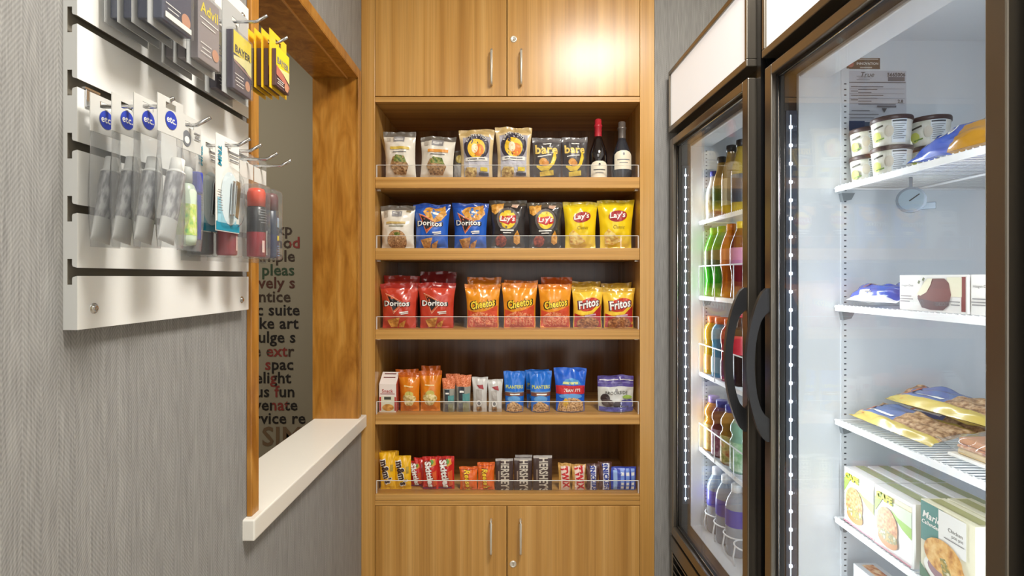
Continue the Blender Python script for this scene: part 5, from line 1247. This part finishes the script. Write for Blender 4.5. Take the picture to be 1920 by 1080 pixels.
def carton(name, label, cat, lx, y0, y1, z, h, dp, cols, prints, group=None, top=None, turn=0.0):
    """box standing on a freezer shelf, printed front towards the door"""
    L = abs(y1-y0); ly = (y0+y1)/2-F2P[1]
    T_ = thing(name, label, cat, put(MF2, lx, ly, z+0.0008), rot_item(A2, turn), group)
    b = MB().box(-L/2, L/2, 0, dp, 0, h, 0, bev=0.0008).build('carton', cols, T_)
    pm = MB(); mats = []
    decals(pm, lambda x, zz, off: Vector((x, -off, zz)), L, h, prints, mats, step=1.0)
    if top: decals(pm, lambda x, zz, off: Vector((x, zz, h+off)), L, dp, top, mats, step=1.0)
    if pm.v: pm.build('printed_design', mats, b)
    return T_
M_IVORY = mat((232, 230, 226), 0.4, name='ivory_card'); choc = ink((110, 62, 56)); chocd = ink((84, 60, 62)); ivc = ink((232, 228, 200))
def icebar(): return [('rect', 0.90, 0.5, 0.055, 0.385, {'m': ink((128, 56, 56))}), ('rect', 0.66, 0.68, 0.20, 0.22, {'m': ink((226, 222, 196))}),
    ('poly', [(-0.40, 0.40), (-0.26, 0.10), (0.0, 0.05), (0.36, 0.06), (0.52, 0.20), (0.58, 0.48), (0.52, 0.78), (0.40, 0.90), (0.06, 0.90), (-0.06, 0.86)], {'m': choc}),
    ('poly', [(-0.40, 0.36), (-0.26, 0.10), (0.0, 0.05), (0.36, 0.06), (0.52, 0.20), (0.54, 0.30), (0.1, 0.28)], {'m': chocd}),
    ('poly', [(-0.42, 0.46), (-0.34, 0.56), (-0.2, 0.78), (-0.1, 0.90), (0.06, 0.90), (0.0, 0.72), (-0.12, 0.52), (-0.3, 0.42)], {'m': ivc}),
    ('txt', 'Häagen-Dazs', -0.72, 0.70, 0.20, {'m': BLK}), ('rect', -0.76, 0.40, 0.18, 0.012, {'m': GRY}), ('rect', -0.74, 0.32, 0.22, 0.012, {'m': GRY}), ('rect', -0.78, 0.25, 0.16, 0.012, {'m': GRY}),
    ('rect', 0.70, 0.30, 0.14, 0.012, {'m': GRY}), ('rect', 0.72, 0.22, 0.12, 0.012, {'m': GRY}), ('rect', -0.32, 0.80, 0.04, 0.03, {'m': ink((90, 100, 60)), 'rot': 60}), ('rect', -0.18, 0.88, 0.04, 0.03, {'m': ink((90, 100, 60)), 'rot': 60})]
carton('ice_cream_box', 'white ice cream bar box picturing a bitten chocolate bar', 'ice cream box', 0.160, 1.030, 0.878, z2, 0.066, 0.10, M_IVORY, icebar(), 'ice cream bar boxes')
carton('ice_cream_box', 'white ice cream bar box cut off by the freezer door frame', 'ice cream box', 0.160, 0.872, 0.720, z2, 0.066, 0.10, M_IVORY, icebar(), 'ice cream bar boxes')
# third shelf: wrapped pastries
z3 = F2S[2]
pbn = pic('picture_pastry', [(120, 86, 60), (176, 140, 104), (206, 176, 140)], 120); pbf = foil((96, 116, 166), 0.22); pyf = foil((200, 178, 92), 0.24)
def pastry(label, lx, y0, y1, z, seed, turn):
    return lying('wrapped_pastry', label, 'pastry', lx, y0, y1, z, 0.085, 0.034, [pbf, pbn, pyf], lambda u, v: 2 if v < 0.24 else (0 if -0.86 < u < -0.02 else 1), [('rect', -0.75, 0.5, 0.03, 0.25, {'m': ink((196, 110, 70))}), ('poly', [(-0.7, 0.30), (-0.1, 0.30), (-0.05, 0.36), (-0.7, 0.36)], {'m': WHT})], math.radians(-72), seed, 'blue and yellow wrapped pastries', turn)
pastry('blue and yellow wrapped pastry at the front of the third freezer shelf', 0.160, 1.185, 0.955, z3+0.001, 3.3, 0.0)
pastry('blue and yellow wrapped pastry lying behind the front one', 0.255, 1.180, 0.945, z3+0.001, 6.1, 0.03)
pastry('blue and yellow wrapped pastry stacked on top of the others', 0.228, 1.150, 0.900, z3+0.044, 8.4, 0.10)
P_SAND = pic('picture_sandwich', [(150, 80, 60), (206, 150, 110), (226, 196, 160)], 90)
for i, (lx, ya, yb, dz, lab) in enumerate(((0.168, 0.950, 0.750, 0.006, 'clear-wrapped sandwich at the shelf front by the door frame'), (0.266, 0.935, 0.735, 0.006, 'clear-wrapped sandwich on a white tray, farther back'))):
    L = ya-yb; ly = (ya+yb)/2-F2P[1]
    T_ = thing('wrapped_sandwich', lab, 'sandwich', put(MF2, lx, ly, z3+dz), rot_item(A2, 0.02), 'clear-wrapped sandwiches')
    MB().box(-L*0.42, L*0.42, 0.006, 0.075, 0.002, 0.008, bev=0.002).build('tray', mat((232, 232, 228), 0.4), T_)
    MB().box(-L*0.36, L*0.36, 0.012, 0.070, 0.008, 0.020, bev=0.005, seg=3).build('bread', mat((222, 196, 150), 0.7), T_)
    MB().box(-L*0.35, L*0.35, 0.010, 0.071, 0.020, 0.026, bev=0.003).build('filling', P_SAND, T_)
    MB().box(-L*0.36, L*0.36, 0.014, 0.068, 0.026, 0.038, bev=0.005, seg=3).build('bread', mat((196, 136, 90), 0.7), T_)
    sf = bag_surface(L, 0.090, 0.052, seed=i+2.5, pinch=0.02, seal=(0.03, 0.03), wr=1.2, base_w=1.0)
    b = bag_mesh(sf, L, 0.090).build('wrap', glassmat('crinkled_wrap', (0.97, 0.975, 0.98), 1.5, 0.08, 0.08), T_); b.rotation_euler = (math.radians(-90), 0, 0); b.location = (0, -0.003, 0.0285)
# fourth shelf: frozen meals
z4 = F2S[3]
P_BUN = pic('picture_sesame_bun', [(176, 110, 60), (206, 150, 96), (226, 186, 130)], 160); P_FILL = pic('picture_filling', [(226, 222, 190), (120, 120, 60), (206, 170, 90)], 120)
M_CARTW = mat((236, 236, 236), 0.4, name='white_carton')
grn = ink((160, 206, 100)); olv = ink((164, 172, 136))
def cafe(): return [('rect', 0, 0.90, 0.98, 0.10, {'m': ink((240, 232, 200))}), ('poly', [(-0.98, 0.80), (-0.98, 0.55), (-0.5, 0.85), (-0.3, 0.88), (-0.6, 0.93)], {'m': ink((150, 176, 80))}), ('poly', [(-0.1, 0.74), (0.3, 0.66), (0.98, 0.62), (0.98, 0.44), (0.5, 0.52), (0.1, 0.64)], {'m': grn}), ('poly', [(-0.1, 0.86), (0.98, 0.86), (0.98, 0.62), (0.3, 0.66), (-0.1, 0.74)], {'m': ink((214, 232, 206))}),
    ('ell', -0.30, 0.42, 0.29, 0.36, {'m': P_BUN}), ('ell', -0.24, 0.20, 0.27, 0.15, {'m': ink((190, 130, 70))}), ('ell', -0.22, 0.26, 0.25, 0.11, {'m': P_FILL}), ('txt', 'CAFE', -0.42, 0.86, 0.44, {'m': ink((232, 220, 40)), 'bold': 0.04, 'out': ink((120, 140, 30)), 'obold': 0.08}), ('rect', 0, 0.03, 0.98, 0.025, {'m': ink((190, 110, 130))})]
topw = [('rect', 0, 0.70, 1.0, 0.22, {'m': olv})]
fl = 0.150
def pot(): return [('rect', -0.55, 0.74, 0.44, 0.62, {'m': ink((66, 130, 124))}), ('txt', 'Marie', -0.56, 0.83, 0.36, {'m': WHT, 'shear': 0.25, 'bold': 0.02}), ('txt', "Callender's", -0.54, 0.735, 0.40, {'m': WHT, 'shear': 0.25, 'bold': 0.02}),
    ('rect', 0.22, 0.76, 0.50, 0.56, {'m': ink((226, 226, 222))}), ('txt', 'Chicken', 0.34, 0.80, 0.26, {'m': ink((60, 60, 60))}), ('txt', 'pot pie', 0.42, 0.735, 0.2, {'m': ink((90, 90, 90))}), ('rect', 0.3, 0.68, 0.36, 0.015, {'m': GRY}),
    ('ell', 0.0, 0.22, 0.42, 0.22, {'m': ink((232, 232, 226))}), ('ell', 0.04, 0.24, 0.36, 0.17, {'m': ink((150, 120, 130))}), ('ell', -0.1, 0.42, 0.36, 0.26, {'m': pic('picture_crust', [(170, 110, 50), (216, 164, 90), (232, 196, 130)], 60)}), ('ell', 0.22, 0.33, 0.24, 0.22, {'m': pic('picture_crust', [(170, 110, 50), (216, 164, 90), (232, 196, 130)], 60)}),
    ('poly', [(-0.2, 0.40), (0.0, 0.42), (0.3, 0.22), (0.3, 0.10), (0.0, 0.12)], {'m': P_FILL}), ('poly', [(-0.98, 0.20), (-0.98, 0.02), (-0.3, 0.02)], {'m': ink((70, 116, 90))})]
for r_ in range(3):
    lx = fl+0.052*r_; row = ('front row', 'second row', 'back row')[r_]
    carton('frozen_meal_box', 'white frozen sandwich box with bun picture, far end of the '+row, 'frozen meal', lx, 1.183, 1.086, z4, 0.120, 0.048, M_CARTW, cafe() if r_ == 0 else [], 'white frozen sandwich boxes', topw)
    carton('frozen_meal_box', 'white frozen sandwich box with bun picture, middle of the '+row, 'frozen meal', lx-0.002, 1.082, 0.982, z4, 0.120, 0.048, M_CARTW, cafe() if r_ == 0 else [], 'white frozen sandwich boxes', topw)
for r_ in range(2):
    lx = fl-0.002+0.048*r_
    carton('pot_pie_box', 'cream frozen pot pie box with green corner, '+('in front' if r_ == 0 else 'behind the first'), 'frozen meal', lx, 0.962, 0.850, z4, 0.140, 0.044, mat((226, 222, 196), 0.4), pot() if r_ == 0 else [], 'frozen pot pie boxes', [('rect', 0, 0.5, 0.9, 0.18, {'m': ink((170, 170, 120))})])
carton('frozen_meal_box', 'white frozen meal box farther back beyond the pot pies', 'frozen meal', fl+0.10, 0.960, 0.862, z4, 0.120, 0.048, M_CARTW, [], 'white frozen sandwich boxes', topw)
# bottom shelf
z5 = F2S[4]
for i, (a, b, lx) in enumerate(((1.175, 1.09, 0.165), (1.085, 1.0, 0.17))):
    carton('frozen_meal_box', 'grey frozen meal box on the lowest shelf, '+('far one' if i == 0 else 'near one'), 'frozen meal', lx, a, b, z5, 0.130, 0.05, mat((196, 200, 204), 0.4), [('ell', 0, 0.5, 0.35, 0.4, {'m': P_FILL})], 'grey meal boxes on the lowest shelf', [('rect', 0, 0.5, 0.8, 0.3, {'m': P_SAND})])
# data sheet on the side wall of the freezer
pm = MB(); mats = []
lw, lh = 0.137, 0.20; lx0, lz0 = 0.172, 1.545
gy = ink((120, 118, 124)); gy2 = ink((96, 94, 98))
items = [('rect', 0, 0.47, 1.0, 1.34, {'m': ink((204, 206, 214))}), ('rect', -0.44, 1.01, 0.56, 0.185, {'m': ink((112, 92, 80))}), ('txt', 'INNOVATION', -0.30, 1.01, 0.36, {'m': WHT, 'bold': 0.02}), ('rect', -0.3, 1.06, 0.36, 0.02, {'m': ink((200, 190, 180))}), ('rect', -0.35, 0.965, 0.2, 0.02, {'m': ink((200, 190, 180))}), ('ell', -0.86, 1.0, 0.05, 0.05, {'m': ink((190, 120, 110))}),
         ('txt', 'True', -0.30, 0.885, 0.22, {'m': ink((60, 56, 60)), 'shear': 0.3}), ('txt', '5665006', 0.66, 0.885, 0.30, {'m': gy2, 'bold': 0.04}), ('rect', 0.66, 0.835, 0.28, 0.07, {'m': gy}), ('rect', 0, 0.795, 0.97, 0.012, {'m': gy2})]
items += [('rect', -0.45+0.06*(k % 2), 0.865-0.02*k, 0.22, 0.008, {'m': gy}) for k in range(3)]
items += [('rect', -0.2-0.1*(k % 3), 0.745-0.033*k, 0.42-0.1*(k % 3), 0.012, {'m': gy}) for k in range(7)]
items += [('rect', -0.75, 0.745-0.05*k, 0.12, 0.012, {'m': gy}) for k in range(4)]
items += [('rect', 0.0, 0.72-0.055*k, 0.92, 0.006, {'m': ink((160, 158, 164))}) for k in range(4)]
items += [('txt', '2.8', 0.78, 0.58, 0.09, {'m': gy2, 'bold': 0.03}), ('rect', 0.32, 0.545, 0.30, 0.012, {'m': gy}), ('rect', 0.32, 0.52, 0.32, 0.03, {'m': gy}), ('poly', [(0.15, 0.50), (0.33, 0.50), (0.24, 0.45)], {'m': gy2}), ('rect', -0.55, 0.47, 0.3, 0.012, {'m': gy}), ('rect', -0.45, 0.43, 0.5, 0.012, {'m': gy}), ('rect', -0.5, 0.39, 0.4, 0.012, {'m': gy}),
          ('rect', -0.68, 0.30, 0.26, 0.16, {'m': ink((60, 76, 110))}), ('rect', -0.2, 0.30, 0.22, 0.12, {'m': ink((90, 104, 124))})]
decals(pm, lambda x, z, off: Vector((lx0+lw/2+x, -0.0452-off, lz0+z)), lw, lh, items, mats, off0=0.0003, doff=0.00008, step=1.0)
pm.build('data_sheet', mats, F2)
# fan guard under the freezer ceiling
m = MB()
for r in (0.035, 0.055, 0.075, 0.095):
    m.tube([(0.33+r*math.cos(2*PI*k/28), -0.36+r*math.sin(2*PI*k/28), 1.785) for k in range(28)], 0.002, 6, closed=True)
for k in range(4):
    a = PI*k/4; m.tube([(0.33-0.097*math.cos(a), -0.36-0.097*math.sin(a), 1.788), (0.33+0.097*math.cos(a), -0.36+0.097*math.sin(a), 1.788)], 0.002, 6)
m.build('fan_guard', mat((90, 96, 104), 0.4, 0.5), F2)
